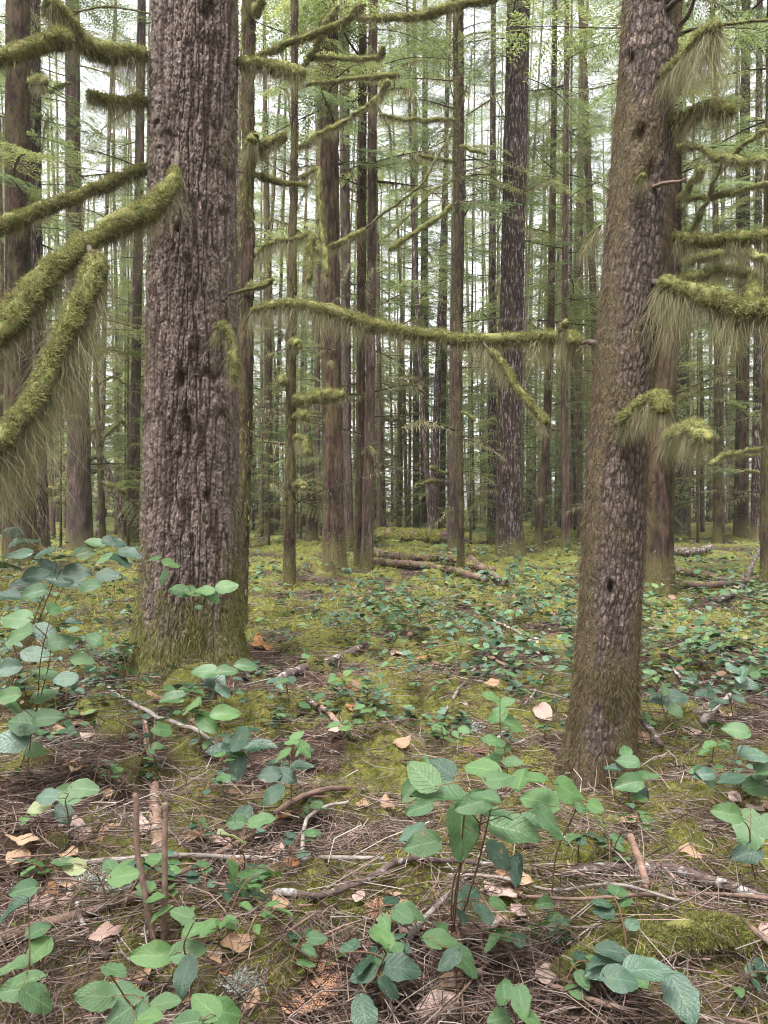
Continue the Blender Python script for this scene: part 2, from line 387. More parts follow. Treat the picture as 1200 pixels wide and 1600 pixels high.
# colours of moss (base reflectance)
MC_TOP = (0.295, 0.295, 0.112); MC_HANG = (0.275, 0.255, 0.155); MC_DARK = (0.12, 0.125, 0.042); MC_BROWN = (0.175, 0.118, 0.075)
MC_GND = (0.275, 0.270, 0.072)

# ------------------------------------------------------------------ ground sheet
def axis(a, b, fine, grow, far0, far1):
    c = list(np.arange(a, b, fine)); s = fine
    while c[-1] < far1: s *= grow; c.append(c[-1] + s)
    s = fine; lo = []; x = a
    while x > far0: s *= grow; x -= s; lo.append(x)
    return np.array(lo[::-1] + c)
gx = axis(-3.3, 3.3, 0.043, 1.085, -320, 320); gy = axis(1.6, 7.0, 0.042, 1.04, -60, 420)
XX, YY = np.meshgrid(gx, gy); xf, yf = XX.ravel(), YY.ravel()
zf = gz(xf, yf) + (fbm(p2(xf, yf, 14), 3, 31) - 0.5) * 0.05 * (np.hypot(xf, yf) < 14)
mf = mossmask(xf, yf)
zf = zf + mf * 0.02 + mf * (fbm(p2(xf, yf, 6), 3, 77) - 0.38).clip(0) * 0.26
nx, ny = len(gx), len(gy)
i = np.arange(ny - 1)[:, None] * nx + np.arange(nx - 1)[None, :]
ground = new_obj('ground', make_mesh('ground', np.stack([xf, yf, zf], 1), np.stack([i, i + 1, i + nx + 1, i + nx], -1).reshape(-1, 4), attrs={'mossy': mf}), GROUND, kind='structure')

ZG = zf.reshape(ny, nx)
def g1(x, y):          # height of the finished ground sheet
    i = min(max(int(np.searchsorted(gx, x)) - 1, 0), nx - 2); j = min(max(int(np.searchsorted(gy, y)) - 1, 0), ny - 2)
    a = (x - gx[i]) / (gx[i + 1] - gx[i]); b = (y - gy[j]) / (gy[j + 1] - gy[j])
    return float((ZG[j, i] * (1 - a) + ZG[j, i + 1] * a) * (1 - b) + (ZG[j + 1, i] * (1 - a) + ZG[j + 1, i + 1] * a) * b)
# ------------------------------------------------------------------ trunks
def trunk_mesh(name, pts, D, nth, nz, base, ztop, cell=0.055, depth=0.014, stretch=3.5, holes=(), flare=0.0, mossfn=None, seed=0, two=True, ridge=0.0):
    """pts = [(x, y, width)] in photo pixels at distance D -> closed, furrowed trunk; local to base"""
    P = sorted([((x - 600) / F * D, EYE + (800 - y) / F * D, w / F * D * 0.5) for x, y, w in pts], key=lambda p: p[1])
    P = np.array(P)
    dz = P[-1, 1] - P[-2, 1]
    sl = (P[-1] - P[-2]) / dz
    e = P[-1] + sl * (ztop - P[-1, 1]); e[2] = max(0.25 * P[-1, 2], min(P[-1, 2], e[2])); e[2] = min(e[2], P[-1, 2] * max(0.3, 1 - (ztop - P[-1, 1]) / 40))
    P = np.vstack([P, e]) if ztop > P[-1, 1] + 0.1 else P
    zb = min(P[0, 1], base.z) - 0.25
    ztf = EYE + 800 / F * D + 0.4
    if ztop > ztf + 1: zz = np.concatenate([np.linspace(zb, ztf, nz), np.linspace(ztf, ztop, max(8, int(nz * 0.08)))[1:]])
    else: zz = np.linspace(zb, ztop, nz)
    k = 1 + int(len(zz) * 0.02)
    def sm(c):
        v = np.interp(zz, P[:, 1], P[:, c]); q = np.pad(v, k, 'edge'); return np.convolve(q, np.ones(2 * k + 1) / (2 * k + 1), 'valid')
    cx, r = sm(0), sm(2); n = len(zz)
    cy = np.full(n, D) + np.interp(zz, [zb, ztop], [0, 0])
    th = np.arange(nth) * 2 * math.pi / nth
    if two and nth > 150: th = th + 0.62 * np.sin(th)      # finer mesh on the side towards the path
    th = th + math.pi / 2
    TH, ZZ = np.meshgrid(th, zz); R = r[:, None] * np.ones_like(TH)
    hb = ZZ - base.z
    if flare: R = R * (1 + flare * np.exp(-np.clip(hb, 0, 9) / 0.30) * (0.5 + 0.5 * np.cos(5 * TH + 1.0 + seed)))
    q = np.stack([np.cos(TH) * R, np.sin(TH) * R, ZZ], -1).reshape(-1, 3)
    wq = q + (np.stack([fbm(q * np.array([6, 6, 3.0]), 3, seed + s) for s in (1, 2, 3)], 1) - 0.5) * np.array([0.055, 0.055, 0.16]) * (cell / 0.055) * (0.6 if ridge > 15 else 1)
    f1, f2, rid = worley(wq / np.array([cell, cell, cell * stretch]), seed)
    gr = sstep(0.03, 0.30, f2 - f1)
    if ridge:      # long interlacing furrows
        n1 = vnoise(wq * np.array([ridge, ridge, ridge * 0.11]) + 3.1, seed + 51); n2 = vnoise(wq * np.array([ridge, ridge, ridge * 0.18]) * 1.9 + 9.7, seed + 52)
        ga = sstep(0.015, 0.15, np.abs(n1 - 0.5)); gb = sstep(0.0, 0.13, np.abs(n2 - 0.5))
        cr = sstep(0.0, 0.10, f2 - f1)
        gr = ga * (0.45 + 0.55 * gb) * (0.75 + 0.25 * cr)
    if two:
        a1, a2, r2 = worley(wq / np.array([cell, cell, cell * 1.3]) * 2.1 + 5, seed + 5)
        gr2 = sstep(0.0, 0.22, a2 - a1)
    else: gr2, r2 = 1.0, 0.5
    disp = depth * (gr - 1) + depth * 0.40 * (gr2 - 1) + depth * 0.7 * (rid - 0.5) * gr + depth * 0.35 * (r2 - 0.5)
    disp = disp + (fbm(q * np.array([3, 3, 1.0]), 3, seed + 8) - 0.5) * 0.10 * R.ravel()
    if nth > 150:
        fl = fbm(q * np.array([75, 75, 30.0]), 3, seed + 19) - 0.5; disp = disp + fl * depth * 0.9
        disp = disp + (fbm(q * np.array([22, 22, 5.0]), 3, seed + 23) - 0.5) * depth * 0.6
    groove = gr * (0.75 + 0.25 * gr2)
    if nth > 150: groove = np.clip(groove * (0.7 + 1.0 * (fl + 0.25)), 0, 1)
    if two and not ridge: groove = groove * (0.72 + 0.45 * rid * r2 + 0.12)
    for hx, hy, hr, hd in holes:      # torn knot holes
        hw = np.array([(hx - 600) / F * D, 0, EYE + (800 - hy) / F * D])
        wx = np.interp(ZZ.ravel(), zz, cx) + np.cos(TH.ravel()) * R.ravel(); fr = np.sin(TH.ravel()) < 0.1
        d = np.hypot((wx - hw[0]), (ZZ.ravel() - hw[2]) * 0.5) * (0.45 + 1.1 * fbm(q * 22, 2, seed + 91))
        disp = disp - hd * np.exp(-(d / hr) ** 2) * fr + hd * 0.15 * np.exp(-((d - hr * 2.0) / (hr * 0.9)) ** 2) * fr
        groove = groove * (1 - np.exp(-(d / (hr * 1.1)) ** 2) * fr)
    mo = np.zeros(len(q))
    if mossfn is not None: mo = mossfn(hb.ravel(), TH.ravel(), fbm(q * np.array([7, 7, 3.0]), 4, seed + 15))
    disp = disp * (1 - 0.5 * mo)
    Rf = R.ravel() + disp
    X = np.repeat(cx, nth) + np.cos(TH.ravel()) * Rf; Y = np.repeat(cy, nth) + np.sin(TH.ravel()) * Rf
    V = np.stack([X, Y, ZZ.ravel()], 1)
    i = np.arange(n - 1)[:, None] * nth; j = np.arange(nth)[None, :]; kk = (j + 1) % nth
    Q = np.stack([i + j, i + kk, i + nth + kk, i + nth + j], -1).reshape(-1, 4)
    me = make_mesh(name, V - np.array(base), Q, attrs={'groove': groove, 'mossy': mo})
    return me, V, TH.ravel(), mo, (zz, cx, r)
def trunk_strands(V, TH, mo, D, cx_of, n, rng, lo=0.03, hi=0.09, width=0.006, c=MC_BROWN, c2=MC_TOP, cam_only=True, out=0.45, zmax=99):
    w = mo * (np.sin(TH) < 0.35) * (V[:, 2] < zmax) if cam_only else mo.copy()
    w = w / w.sum(); idx = rng.choice(len(V), n, p=w)
    nrm = np.stack([np.cos(TH[idx]), np.sin(TH[idx]), np.zeros(n)], 1)
    d = nrm * out + np.array([0, 0, -0.8]) + rng.normal(size=(n, 3)) * 0.25
    t = rng.random((n, 1)); C = vary((1, 1, 1), n, rng, 0.3, 0.07) * (np.array(c) * t + np.array(c2) * (1 - t))
    root = V[idx] + rng.normal(size=(n, 3)) * 0.008 - nrm * 0.004
    return strands(root, d, rng.uniform(lo, hi, n), np.full(n, width), 0.25, 2, C, rng, 0.2)

# ------------------------------------------------------------------ mossy limbs
def mossy_limb(tree, pts, wood, moss, hang, n_top, n_hang, name='branch', wmat=None, top=MC_TOP, hcol=MC_HANG, w=0.005, seed=0, bare=0.0, mossname='moss', endtuft=0.0):
    """pts world polyline; wood radius, moss radius, hanging length in m; counts per metre"""
    rng = np.random.default_rng(1000 + seed)
    P = resample(pts, 40); L = np.linalg.norm(np.diff(P, axis=0), axis=1).sum()
    P[1:-1] += (np.stack([fbm(P * 9, 2, seed + s) for s in (0, 5, 9)], 1) - 0.5)[1:-1] * wood * 3.0
    loc = np.array(tree.location)
    t = np.linspace(0, 1, 40)
    V, Q, T = tube(P, wood * (1 - 0.55 * t), 8, 0.25, seed)
    b = new_obj(name, make_mesh(name, V - loc, Q, T, col=np.full((len(V), 3), 0.1)), wmat or WOOD, tree)
    if moss <= 0: return b
    A = Acc()
    env = (0.55 + 0.9 * fbm(np.stack([t * L * 5, t * 0, t * 0 + seed], 1), 3, seed)) * np.clip((t - bare) / 0.08, 0, 1) * np.clip((1.0 - t) / 0.04 + 0.5, 0, 1)
    mr = moss * env
    if mr.max() > 0.004:
        k = np.where(env > 0.05)[0]; k0 = k[0]
        mp = P[k0:].copy(); mp[:, 2] += mr[k0:] * 0.12
        V, Q, T = tube(mp, np.maximum(mr[k0:] * 0.74, wood * 0.6), 14, 0.7, seed + 3)
        A.add(V, Q, T, vary(np.array(top) * 0.8, len(V), rng, 0.3, 0.05) * (0.45 + 0.9 * fbm(V * 40, 3, seed))[:, None])
    TT, NN, BB = frames(P)
    def pick(n, clump=0.0):
        u = rng.uniform(bare, 1, n)
        if clump:      # strands hang in drapes
            m = rng.random(n) < 0.72; uc = (np.round(u * L / clump) + rng.normal(size=n) * 0.17) * clump / L
            u = np.clip(np.where(m, uc, u), bare, 1)
        i = np.clip((u * 39), 0, 38.999); a = i.astype(int); f = (i - a)[:, None]
        return P[a] * (1 - f) + P[a + 1] * f, NN[a], BB[a], TT[a], np.interp(u, t, env), u
    n = int(n_top * L * 1.6); p, nn, bb, tt, ev, u = pick(n)
    an = rng.uniform(0, 2 * math.pi, n); d = nn * np.cos(an)[:, None] + bb * np.sin(an)[:, None]
    root = p + d * (moss * ev * 0.76)[:, None] + np.array([0, 0, 1]) * (moss * ev * 0.12)[:, None]
    cn = fbm(root * (0.55 / max(moss, 0.015)), 3, seed + 70); k = cn > 0.12
    root, d, tt_, ev_, cn = root[k], d[k], tt[k], ev[k], cn[k]; n = len(root)
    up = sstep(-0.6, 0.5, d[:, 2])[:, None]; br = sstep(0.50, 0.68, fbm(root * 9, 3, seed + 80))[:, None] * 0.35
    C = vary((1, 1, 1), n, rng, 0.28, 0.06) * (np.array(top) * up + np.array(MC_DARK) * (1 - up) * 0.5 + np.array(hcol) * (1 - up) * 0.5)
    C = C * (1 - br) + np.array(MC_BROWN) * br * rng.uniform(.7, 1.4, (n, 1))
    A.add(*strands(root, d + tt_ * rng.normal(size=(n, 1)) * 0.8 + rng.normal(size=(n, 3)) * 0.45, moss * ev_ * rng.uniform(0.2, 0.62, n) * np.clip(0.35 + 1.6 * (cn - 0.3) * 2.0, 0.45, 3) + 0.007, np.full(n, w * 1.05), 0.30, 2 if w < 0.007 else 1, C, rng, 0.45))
    n = int(n_hang * L)
    if n and hang > 0:
        cs = 0.034 if w < 0.007 else 0.07; p, nn, bb, tt, ev, u = pick(n, cs)
        cl = fbm(np.stack([u * L * 7, u * 0 + seed * 1.7, u * 0], 1), 3, seed + 30)
        cl2 = vnoise(np.stack([np.round(u * L / cs) * 1.37, u * 0 + seed * 3.1, u * 0], 1), seed + 40)
        ln = hang * np.clip((cl - 0.22) * 2.6, 0.28, 1.4) * (0.5 + 0.9 * cl2) * rng.uniform(0.12, 1.0, n) ** 1.4
        an = rng.uniform(math.pi * 0.9, math.pi * 2.1, n); d = nn * np.cos(an)[:, None] * 0.8 + np.array([0, 0, 1]) * np.sin(an)[:, None]
        root = p + d * (moss * ev * 0.65)[:, None]
        C = vary(hcol, n, rng, 0.25, 0.06); C2 = vary(hcol, n, rng, 0.2, 0.05) * np.array([1.05, 1.0, 0.95])
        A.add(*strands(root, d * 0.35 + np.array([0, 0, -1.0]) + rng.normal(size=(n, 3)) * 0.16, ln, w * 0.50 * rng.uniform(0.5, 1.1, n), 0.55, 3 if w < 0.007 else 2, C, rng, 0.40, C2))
    new_obj(mossname, A.mesh(mossname, loc), MOSS, b, kind='stuff')
    return b
def pxline(pts, d0, d1):
    n = len(pts); return [U(x, y, d0 + (d1 - d0) * i / (n - 1)) for i, (x, y) in enumerate(pts)]

# ------------------------------------------------------------------ big trees in front
def m_big(h, th, n):
    edge = 0.55 * sstep(0.55, 1.0, np.abs(np.cos(th)))
    return np.clip(sstep(0.95, 0.12, h + (n - 0.5) * 1.5 - edge * 0.8) + edge * sstep(0.50, 0.66, n) * 0.7, 0, 1)
B1 = ground_px(295, 1058); D1 = B1.y
T1 = thing('fir_tree', B1, 'massive furrowed fir trunk with moss at its foot and thick mossy limbs', 'tree')
pts1 = [(305, 0, 135), (302, 250, 136), (301, 400, 138), (301, 600, 144), (300, 800, 149), (298, 920, 156), (296, 990, 166), (295, 1040, 180), (294, 1075, 196)]
me, V, TH, mo, pr1 = trunk_mesh('trunk', pts1, D1, 270, 680, B1, 12, 0.050, 0.022, 3.0, ridge=25.0, holes=((302, 605, 0.035, 0.07), (312, 675, 0.055, 0.05), (283, 695, 0.03, 0.03), (338, 775, 0.02, 0.04), (338, 55, 0.05, 0.05), (293, 380, 0.025, 0.05), (280, 243, 0.06, 0.03), (325, 560, 0.04, 0.03)), flare=0.24, mossfn=m_big, seed=2)
tr1 = new_obj('trunk', me, BARK_BIG, T1)
rng = np.random.default_rng(5)
A = Acc()
A.add(*trunk_strands(V, TH, mo * (V[:, 2] < B1.z + 1.3), D1, None, 11000, rng, 0.02, 0.07, 0.007, MC_DARK, MC_TOP))
A.add(*trunk_strands(V, TH, mo * (V[:, 2] > B1.z + 1.0) * (V[:, 2] < 7.5), D1, None, 2500, rng, 0.03, 0.10, 0.007, MC_BROWN, MC_HANG))
new_obj('moss', A.mesh('moss', B1), MOSS, tr1, kind='stuff')

f1 = D1 - 0.40     # front of the trunk
limbs1 = [
    ([(246, 88), (205, 88), (160, 82), (122, 62), (98, 30), (74, 6)], D1 - .1, D1 - .9, 0.022, 0.095, 0.30, 3000, 1500),
    ([(118, 66), (85, 66), (45, 76), (-5, 92), (-60, 110)], D1 - .75, D1 - 1.3, 0.018, 0.085, 0.22, 3000, 1300),
    ([(246, 160), (200, 160), (165, 158), (138, 150)], D1 - .1, D1 - .5, 0.018, 0.062, 0.22, 3000, 1500),
    ([(236, 258), (205, 273), (140, 300), (80, 322), (30, 345), (-20, 362)], D1 + .1, D1 - 1.0, 0.022, 0.068, 0.19, 3000, 1200),
    ([(277, 240), (268, 285), (232, 330), (182, 356), (132, 384), (92, 412), (50, 458), (0, 525), (-40, 570)], f1, D1 - 2.4, 0.030, 0.120, 0.30, 4200, 1500),
    ([(138, 386), (148, 425), (118, 490), (82, 565), (48, 632), (5, 682), (-60, 735)], D1 - 1.45, D1 - 3.0, 0.026, 0.110, 0.48, 4200, 2300),
    ([(368, 95), (400, 102), (440, 109), (474, 119)], D1 + .05, D1 - .25, 0.02, 0.075, 0.17, 3000, 1100),
    ([(333, 515), (352, 514), (362, 545), (366, 592)], f1, f1 - .15, 0.014, 0.060, 0.22, 3000, 2300),
    ([(358, 461), (385, 452), (410, 446), (428, 438)], f1 + .2, f1 - .3, 0.014, 0.016, 0.0, 2500, 0),
    ([(60, 10), (110, 18), (170, 10), (236, 22)], D1 - .6, D1, 0.010, 0.010, 0.05, 900, 200),
    ([(372, 268), (383, 270)], D1 - .1, D1 - .2, 0.013, 0, 0, 0, 0),
]
for k, (px, a, b_, wr, mr, hg, nt, nh) in enumerate(limbs1):
    mossy_limb(T1, pxline(px, a, b_), wr * 0.9, mr * (0.68 if k in (4, 5) else 0.84), hg * (1.5 if k in (0, 5) else 1.2), nt * 0.85, nh * 1.9, seed=k + 1, bare=0.03, w=0.0062)

def m_rt(h, th, n):
    c = np.cos(th)
    side = sstep(0.35, 0.95, np.abs(c)) * 0.34
    low = sstep(1.2, 0.2, h) * 0.42
    band = 0.16 * np.exp(-((h - 2.2) / 0.55) ** 2) + 0.18 * np.exp(-((h - 3.4) / 0.35) ** 2)
    return sstep(0.66, 0.92, n + side * 0.9 + low * 0.8 + band)
B2 = ground_px(938, 1208); D2 = B2.y
T2 = thing('spruce_tree', B2, 'leaning scaly reddish brown spruce trunk shaggy with hanging moss', 'tree')
pts2 = [(1016, 0, 84), (1009, 150, 86), (998, 300, 94), (983, 500, 95), (965, 700, 93), (955, 900, 95), (947, 1050, 96), (941, 1150, 98), (937, 1210, 106)]
me, V, TH, mo, pr2 = trunk_mesh('trunk', pts2, D2, 160, 480, B2, 8, 0.026, 0.0050, 3.0, holes=((985, 232, 0.024, 0.06), (976, 105, 0.015, 0.03), (940, 915, 0.016, 0.05), (1000, 290, 0.03, 0.03), (1040, 30, 0.05, 0.04), (1010, 640, 0.03, 0.02)), flare=0.32, mossfn=m_rt, seed=4)
tr2 = new_obj('trunk', me, BARK_MOSSY, T2)
A = Acc()
A.add(*trunk_strands(V, TH, mo, D2, None, 8000, rng, 0.012, 0.045, 0.0032, MC_BROWN, (0.14, 0.085, 0.055), out=0.22))
edge = sstep(0.75, 0.97, np.abs(np.cos(TH))) * (V[:, 2] > 0.3) * (V[:, 2] < 5)
A.add(*trunk_strands(V, TH, edge, D2, None, 5000, rng, 0.02, 0.085, 0.0032, MC_BROWN, (0.24, 0.20, 0.11), out=0.5))
A.add(*trunk_strands(V, TH, mo * (V[:, 2] < B2.z + 0.6), D2, None, 6000, rng, 0.015, 0.05, 0.004, MC_DARK, MC_BROWN))
new_obj('moss', A.mesh('moss', B2), MOSS, tr2, kind='stuff')
f2 = D2 - 0.16
limbs2 = [
    # the long limb that crosses between the trunks
    ([(936, 537), (900, 532), (880, 530), (830, 531), (770, 535), (700, 528), (620, 517), (560, 500), (500, 484), (440, 474), (392, 486)], D2, D2 + 1.3, 0.017, 0.042, 0.20, 4200, 1700),
    ([(757, 537), (785, 572), (812, 612), (838, 640), (852, 662)], D2 + .3, D2 + .1, 0.008, 0.022, 0.14, 2600, 1600),
    ([(876, 530), (880, 514), (887, 503)], D2 + .05, D2 + .0, 0.010, 0.022, 0.12, 2600, 900),
    ([(1022, 440), (1050, 447), (1085, 458), (1125, 474), (1165, 490), (1210, 492), (1260, 500)], f2, D2 - .7, 0.020, 0.068, 0.30, 4200, 2300),
    ([(1036, 376), (1075, 376), (1120, 374), (1165, 372), (1230, 368)], D2, D2 - .35, 0.012, 0.036, 0.15, 3600, 2200),
    ([(1038, 196), (1065, 188), (1095, 178), (1120, 168), (1142, 178)], D2 - .05, D2 - .4, 0.016, 0.052, 0.14, 3600, 1900),
    ([(1026, 126), (1050, 108), (1075, 82), (1100, 58), (1124, 42)], D2 - .1, D2 - .5, 0.014, 0.042, 0.26, 3600, 2600),
    ([(962, 662), (985, 650), (1008, 632), (1026, 620), (1036, 645)], f2, f2 - .35, 0.016, 0.050, 0.20, 3900, 2400),
    ([(1015, 296), (1040, 288), (1071, 279)], f2 + .05, f2 - .2, 0.013, 0, 0, 0, 0),
    ([(998, 296), (1000, 280), (1003, 274)], f2, f2 - .1, 0.014, 0.02, 0.12, 2500, 1500),
    ([(1026, 26), (1048, 12), (1068, -10), (1090, -30)], f2 + .1, f2 - .1, 0.020, 0, 0, 0, 0),
    ([(1056, 55), (1070, 30), (1082, 0), (1098, -30)], D2 + .1, D2 - .1, 0.015, 0, 0, 0, 0),
    ([(1052, 56), (1080, 46), (1120, 38), (1170, 36), (1230, 26)], D2 + .12, D2 - .1, 0.011, 0.008, 0.04, 900, 150),
    ([(1018, 752), (1030, 752)], D2 - .1, D2 - .2, 0.005, 0, 0, 0, 0),
    ([(940, 352), (920, 372), (908, 400)], D2 + .05, D2 + .2, 0.006, 0.014, 0.16, 2000, 1500),
]
for k, (px, a, b_, wr, mr, hg, nt, nh) in enumerate(limbs2):
    mossy_limb(T2, pxline(px, a, b_), wr, mr * 1.05, hg * (1.6 if k in (3, 6) else 1.25), nt * 0.9, nh * 2.0, seed=k + 40, bare=0.03, w=0.0042, wmat=STICK_BROWN if k in (8, 9) else None)

# ------------------------------------------------------------------ conifer sprays and crowns
def spray(rng, stations=23, tw=7, green=(0.085, 0.125, 0.045), fat=0.62):
    """a flat drooping conifer spray of unit length along +X"""
    A = Acc()
    xs = np.linspace(0, 1, 8); dro = rng.uniform(0.15, 0.4)
    ax = np.stack([xs, 0.05 * np.sin(xs * 4 + rng.uniform(0, 6)), 0.06 * xs - dro * xs ** 2.2], 1)
    V, Q, T = tube(ax, 0.0075 * (1.1 - xs), 3, cap=False); A.add(V, Q, None, np.array([0.07, 0.05, 0.035]))
    Vs, Cs = [], []
    for s in range(stations):
        t = 0.14 + 0.86 * (s + rng.uniform(0, 0.8)) / stations
        p = np.array([np.interp(t, xs, ax[:, c]) for c in range(3)])
        for sd in (-1, 1):
            if rng.random() < 0.12: continue
            ln = 0.34 * math.sin(math.pi * min(1, 0.12 + 0.88 * t) ** 0.9) ** 0.7 * rng.uniform(0.6, 1.15) + 0.03
            an = math.radians(rng.uniform(48, 72)) * sd
            d = np.array([math.cos(an), math.sin(an), rng.uniform(-0.35, -0.02)])
            m = max(2, int(tw * 2 * ln / 0.34))
            for q in range(m):
                u = (q + 0.6) / m
                c = p + d * ln * u + np.array([0, 0, -0.12 * ln * u * u])
                for e in (-1, 1):
                    a2 = an + e * math.radians(rng.uniform(35, 60))
                    dd = np.array([math.cos(a2), math.sin(a2), rng.uniform(-0.35, 0.08)])
                    l2 = (0.050 * (1 - 0.5 * u) + 0.012) * rng.uniform(0.7, 1.25); w2 = 0.0085 * fat * rng.uniform(0.8, 1.3); l2 *= fat ** 0.6
                    sdv = np.array([-dd[1], dd[0], rng.uniform(-.4, .4)]) * w2
                    Vs.append((c, c + dd * l2 * 0.5 + sdv, c + dd * l2, c + dd * l2 * 0.5 - sdv))
                    Cs.append(np.array(green) * rng.uniform(0.65, 1.4) * np.array([rng.uniform(.9, 1.2), 1, rng.uniform(.85, 1.1)]))
    Vs = np.array(Vs).reshape(-1, 3); n = len(Vs) // 4
    A.add(Vs, np.arange(n * 4).reshape(-1, 4), None, np.repeat(np.array(Cs), 4, 0))
    return np.concatenate(A.V), np.concatenate([q for q in A.Q]), np.concatenate(A.C)
srng = np.random.default_rng(77)
SPRAYS = [spray(srng, green=c) for c in ((0.180, 0.235, 0.095), (0.205, 0.25, 0.095), (0.155, 0.215, 0.10), (0.22, 0.255, 0.10))]
FARSPRAY = [spray(srng, 6, 2, c, 3.3) for c in ((0.21, 0.26, 0.12), (0.24, 0.28, 0.12), (0.19, 0.24, 0.12), (0.25, 0.28, 0.125))]
def crown_mesh(name, z0, z1, n, l0, l1, seed, bend=0.25):
    rng = np.random.default_rng(seed); A = Acc()
    for k in range(n):
        u = (k + rng.random()) / n; z = z0 + (z1 - z0) * u
        V, Q, C = SPRAYS[rng.integers(len(SPRAYS))]
        L = (l0 + (l1 - l0) * u) * rng.uniform(0.6, 1.2)
        yaw = rng.uniform(0, 2 * math.pi); pit = rng.uniform(-0.25, 0.28); rol = rng.normal() * 0.25
        M = np.array((Matrix.Rotation(yaw, 3, 'Z') @ Matrix.Rotation(-pit, 3, 'Y') @ Matrix.Rotation(rol, 3, 'X')))
        A.add((V * np.array([L, L * rng.uniform(0.75, 1.1), L])) @ M.T + np.array([0, 0, z]), Q, None, C * rng.uniform(0.75, 1.25))
    me = A.mesh(name); me.materials.append(NEEDLE); return me
CROWNS = [crown_mesh('crown', 4.0, 28, 50, 2.7, 1.6, 100), crown_mesh('crown', 6, 29, 48, 3.1, 1.6, 101), crown_mesh('crown', 3.0, 25, 50, 2.4, 1.5, 102), crown_mesh('crown', 7, 30, 48, 3.1, 1.8, 103)]
LOW = [crown_mesh('crown', 0.5, 4.6, 34, 1.25, 0.35, 110), crown_mesh('crown', 0.3, 3.2, 28, 0.95, 0.25, 111), crown_mesh('crown', 1.5, 8.0, 40, 1.7, 0.5, 112)]

def dead_limb_mesh(seed, L=1.6, mossy=True):
    rng = np.random.default_rng(seed); A = Acc()
    n = 10; t = np.linspace(0, 1, n); s = rng.uniform(-0.5, 0.45)
    P = np.stack([t * L, 0.12 * np.sin(t * 3 + seed), s * L * t * t * 0.6 + 0.1 * L * t - 0.25 * L * t ** 3], 1)
    V, Q, T = tube(P, 0.022 * (1.1 - t), 5, 0.2, seed); A.add(V, Q, T, np.array((0.085, 0.068, 0.045)))
    for k in range(rng.integers(2, 5)):
        i = rng.integers(3, n - 1); d = np.array([0.6, rng.choice([-1, 1]) * rng.uniform(.3, .8), rng.uniform(-.3, .3)]); l = rng.uniform(.15, .4) * L
        Q2 = P[i] + d * np.linspace(0, 1, 4)[:, None] * l
        V, Q, T = tube(Q2, 0.010 * (1.1 - np.linspace(0, 1, 4)), 4); A.add(V, Q, T, np.array((0.085, 0.07, 0.045)))
    if mossy:
        m = 130; u = rng.random(m); p = np.stack([np.interp(u, t, P[:, c]) for c in range(3)], 1)
        A.add(*strands(p, rng.normal(size=(m, 3)) * 0.4 + np.array([0, 0, -0.5]), rng.uniform(0.06, 0.30, m) * (0.4 + fbm(np.stack([u * 6, u * 0, u * 0 + seed], 1), 2)), np.full(m, 0.022), 0.5, 2, vary(MC_HANG, m, rng, .25), rng))
        m = 140; u = rng.random(m); p = np.stack([np.interp(u, t, P[:, c]) for c in range(3)], 1)
        A.add(*strands(p, rng.normal(size=(m, 3)) + np.array([0, 0, 0.5]), rng.uniform(0.03, 0.075, m), np.full(m, 0.024), 0.2, 1, vary(MC_TOP, m, rng, .25), rng))
    me = A.mesh('branch'); me.materials.append(MOSS); return me
def twiggy_limb_mesh(seed):
    rng = np.random.default_rng(seed); A = Acc(); n = 12; t = np.linspace(0, 1, n); L = rng.uniform(1.8, 2.8); s = rng.uniform(-0.35, 0.5)
    P = np.stack([t * L, 0.10 * np.sin(t * 4 + seed), s * L * t * 0.7 - 0.15 * L * t ** 2], 1)
    V, Q, T = tube(P, 0.014 * (1.1 - t), 4, 0.2, seed); A.add(V, Q, T, np.array((0.075, 0.058, 0.042)))
    for k in range(rng.integers(7, 12)):
        i = rng.integers(2, n - 1); sd = rng.choice([-1, 1]); d = np.array([0.75, sd * rng.uniform(.3, .9), rng.uniform(-.35, .35)]); l = rng.uniform(.12, .4) * L
        m = np.linspace(0, 1, 5)[:, None]; V, Q, T = tube(P[i] + d * m * l + np.array([0.1, 0, -0.25]) * l * m ** 2, np.linspace(0.007, 0.002, 5), 3); A.add(V, Q, T, np.array((0.08, 0.065, 0.045)))
    m = 120; u = rng.random(m); p = np.stack([np.interp(u, t, P[:, c]) for c in range(3)], 1)
    A.add(*strands(p, rng.normal(size=(m, 3)) * 0.5 + np.array([0, 0, -0.4]), rng.uniform(0.03, 0.16, m), np.full(m, 0.014), 0.5, 2, vary(MC_HANG, m, rng, .25), rng))
    me = A.mesh('branch'); me.materials.append(MOSS); return me
LIMBS = [dead_limb_mesh(200 + k) for k in range(7)] + [twiggy_limb_mesh(300 + k) for k in range(8)]

def add_limbs(root, n, z0, z1, rfun, rng, smin=0.5, smax=1.2):
    for k in range(n):
        z = rng.uniform(z0, z1); a = rng.uniform(0, 2 * math.pi)
        o = new_obj('branch', LIMBS[rng.integers(len(LIMBS))], None, root)
        cx, r = rfun(z)
        o.location = (cx[0] + math.cos(a) * r * 0.7, cx[1] + math.sin(a) * r * 0.7, z); o.rotation_euler = (rng.normal() * 0.2, rng.normal() * 0.15, a); s = rng.uniform(smin, smax); o.scale = (s, s, s)

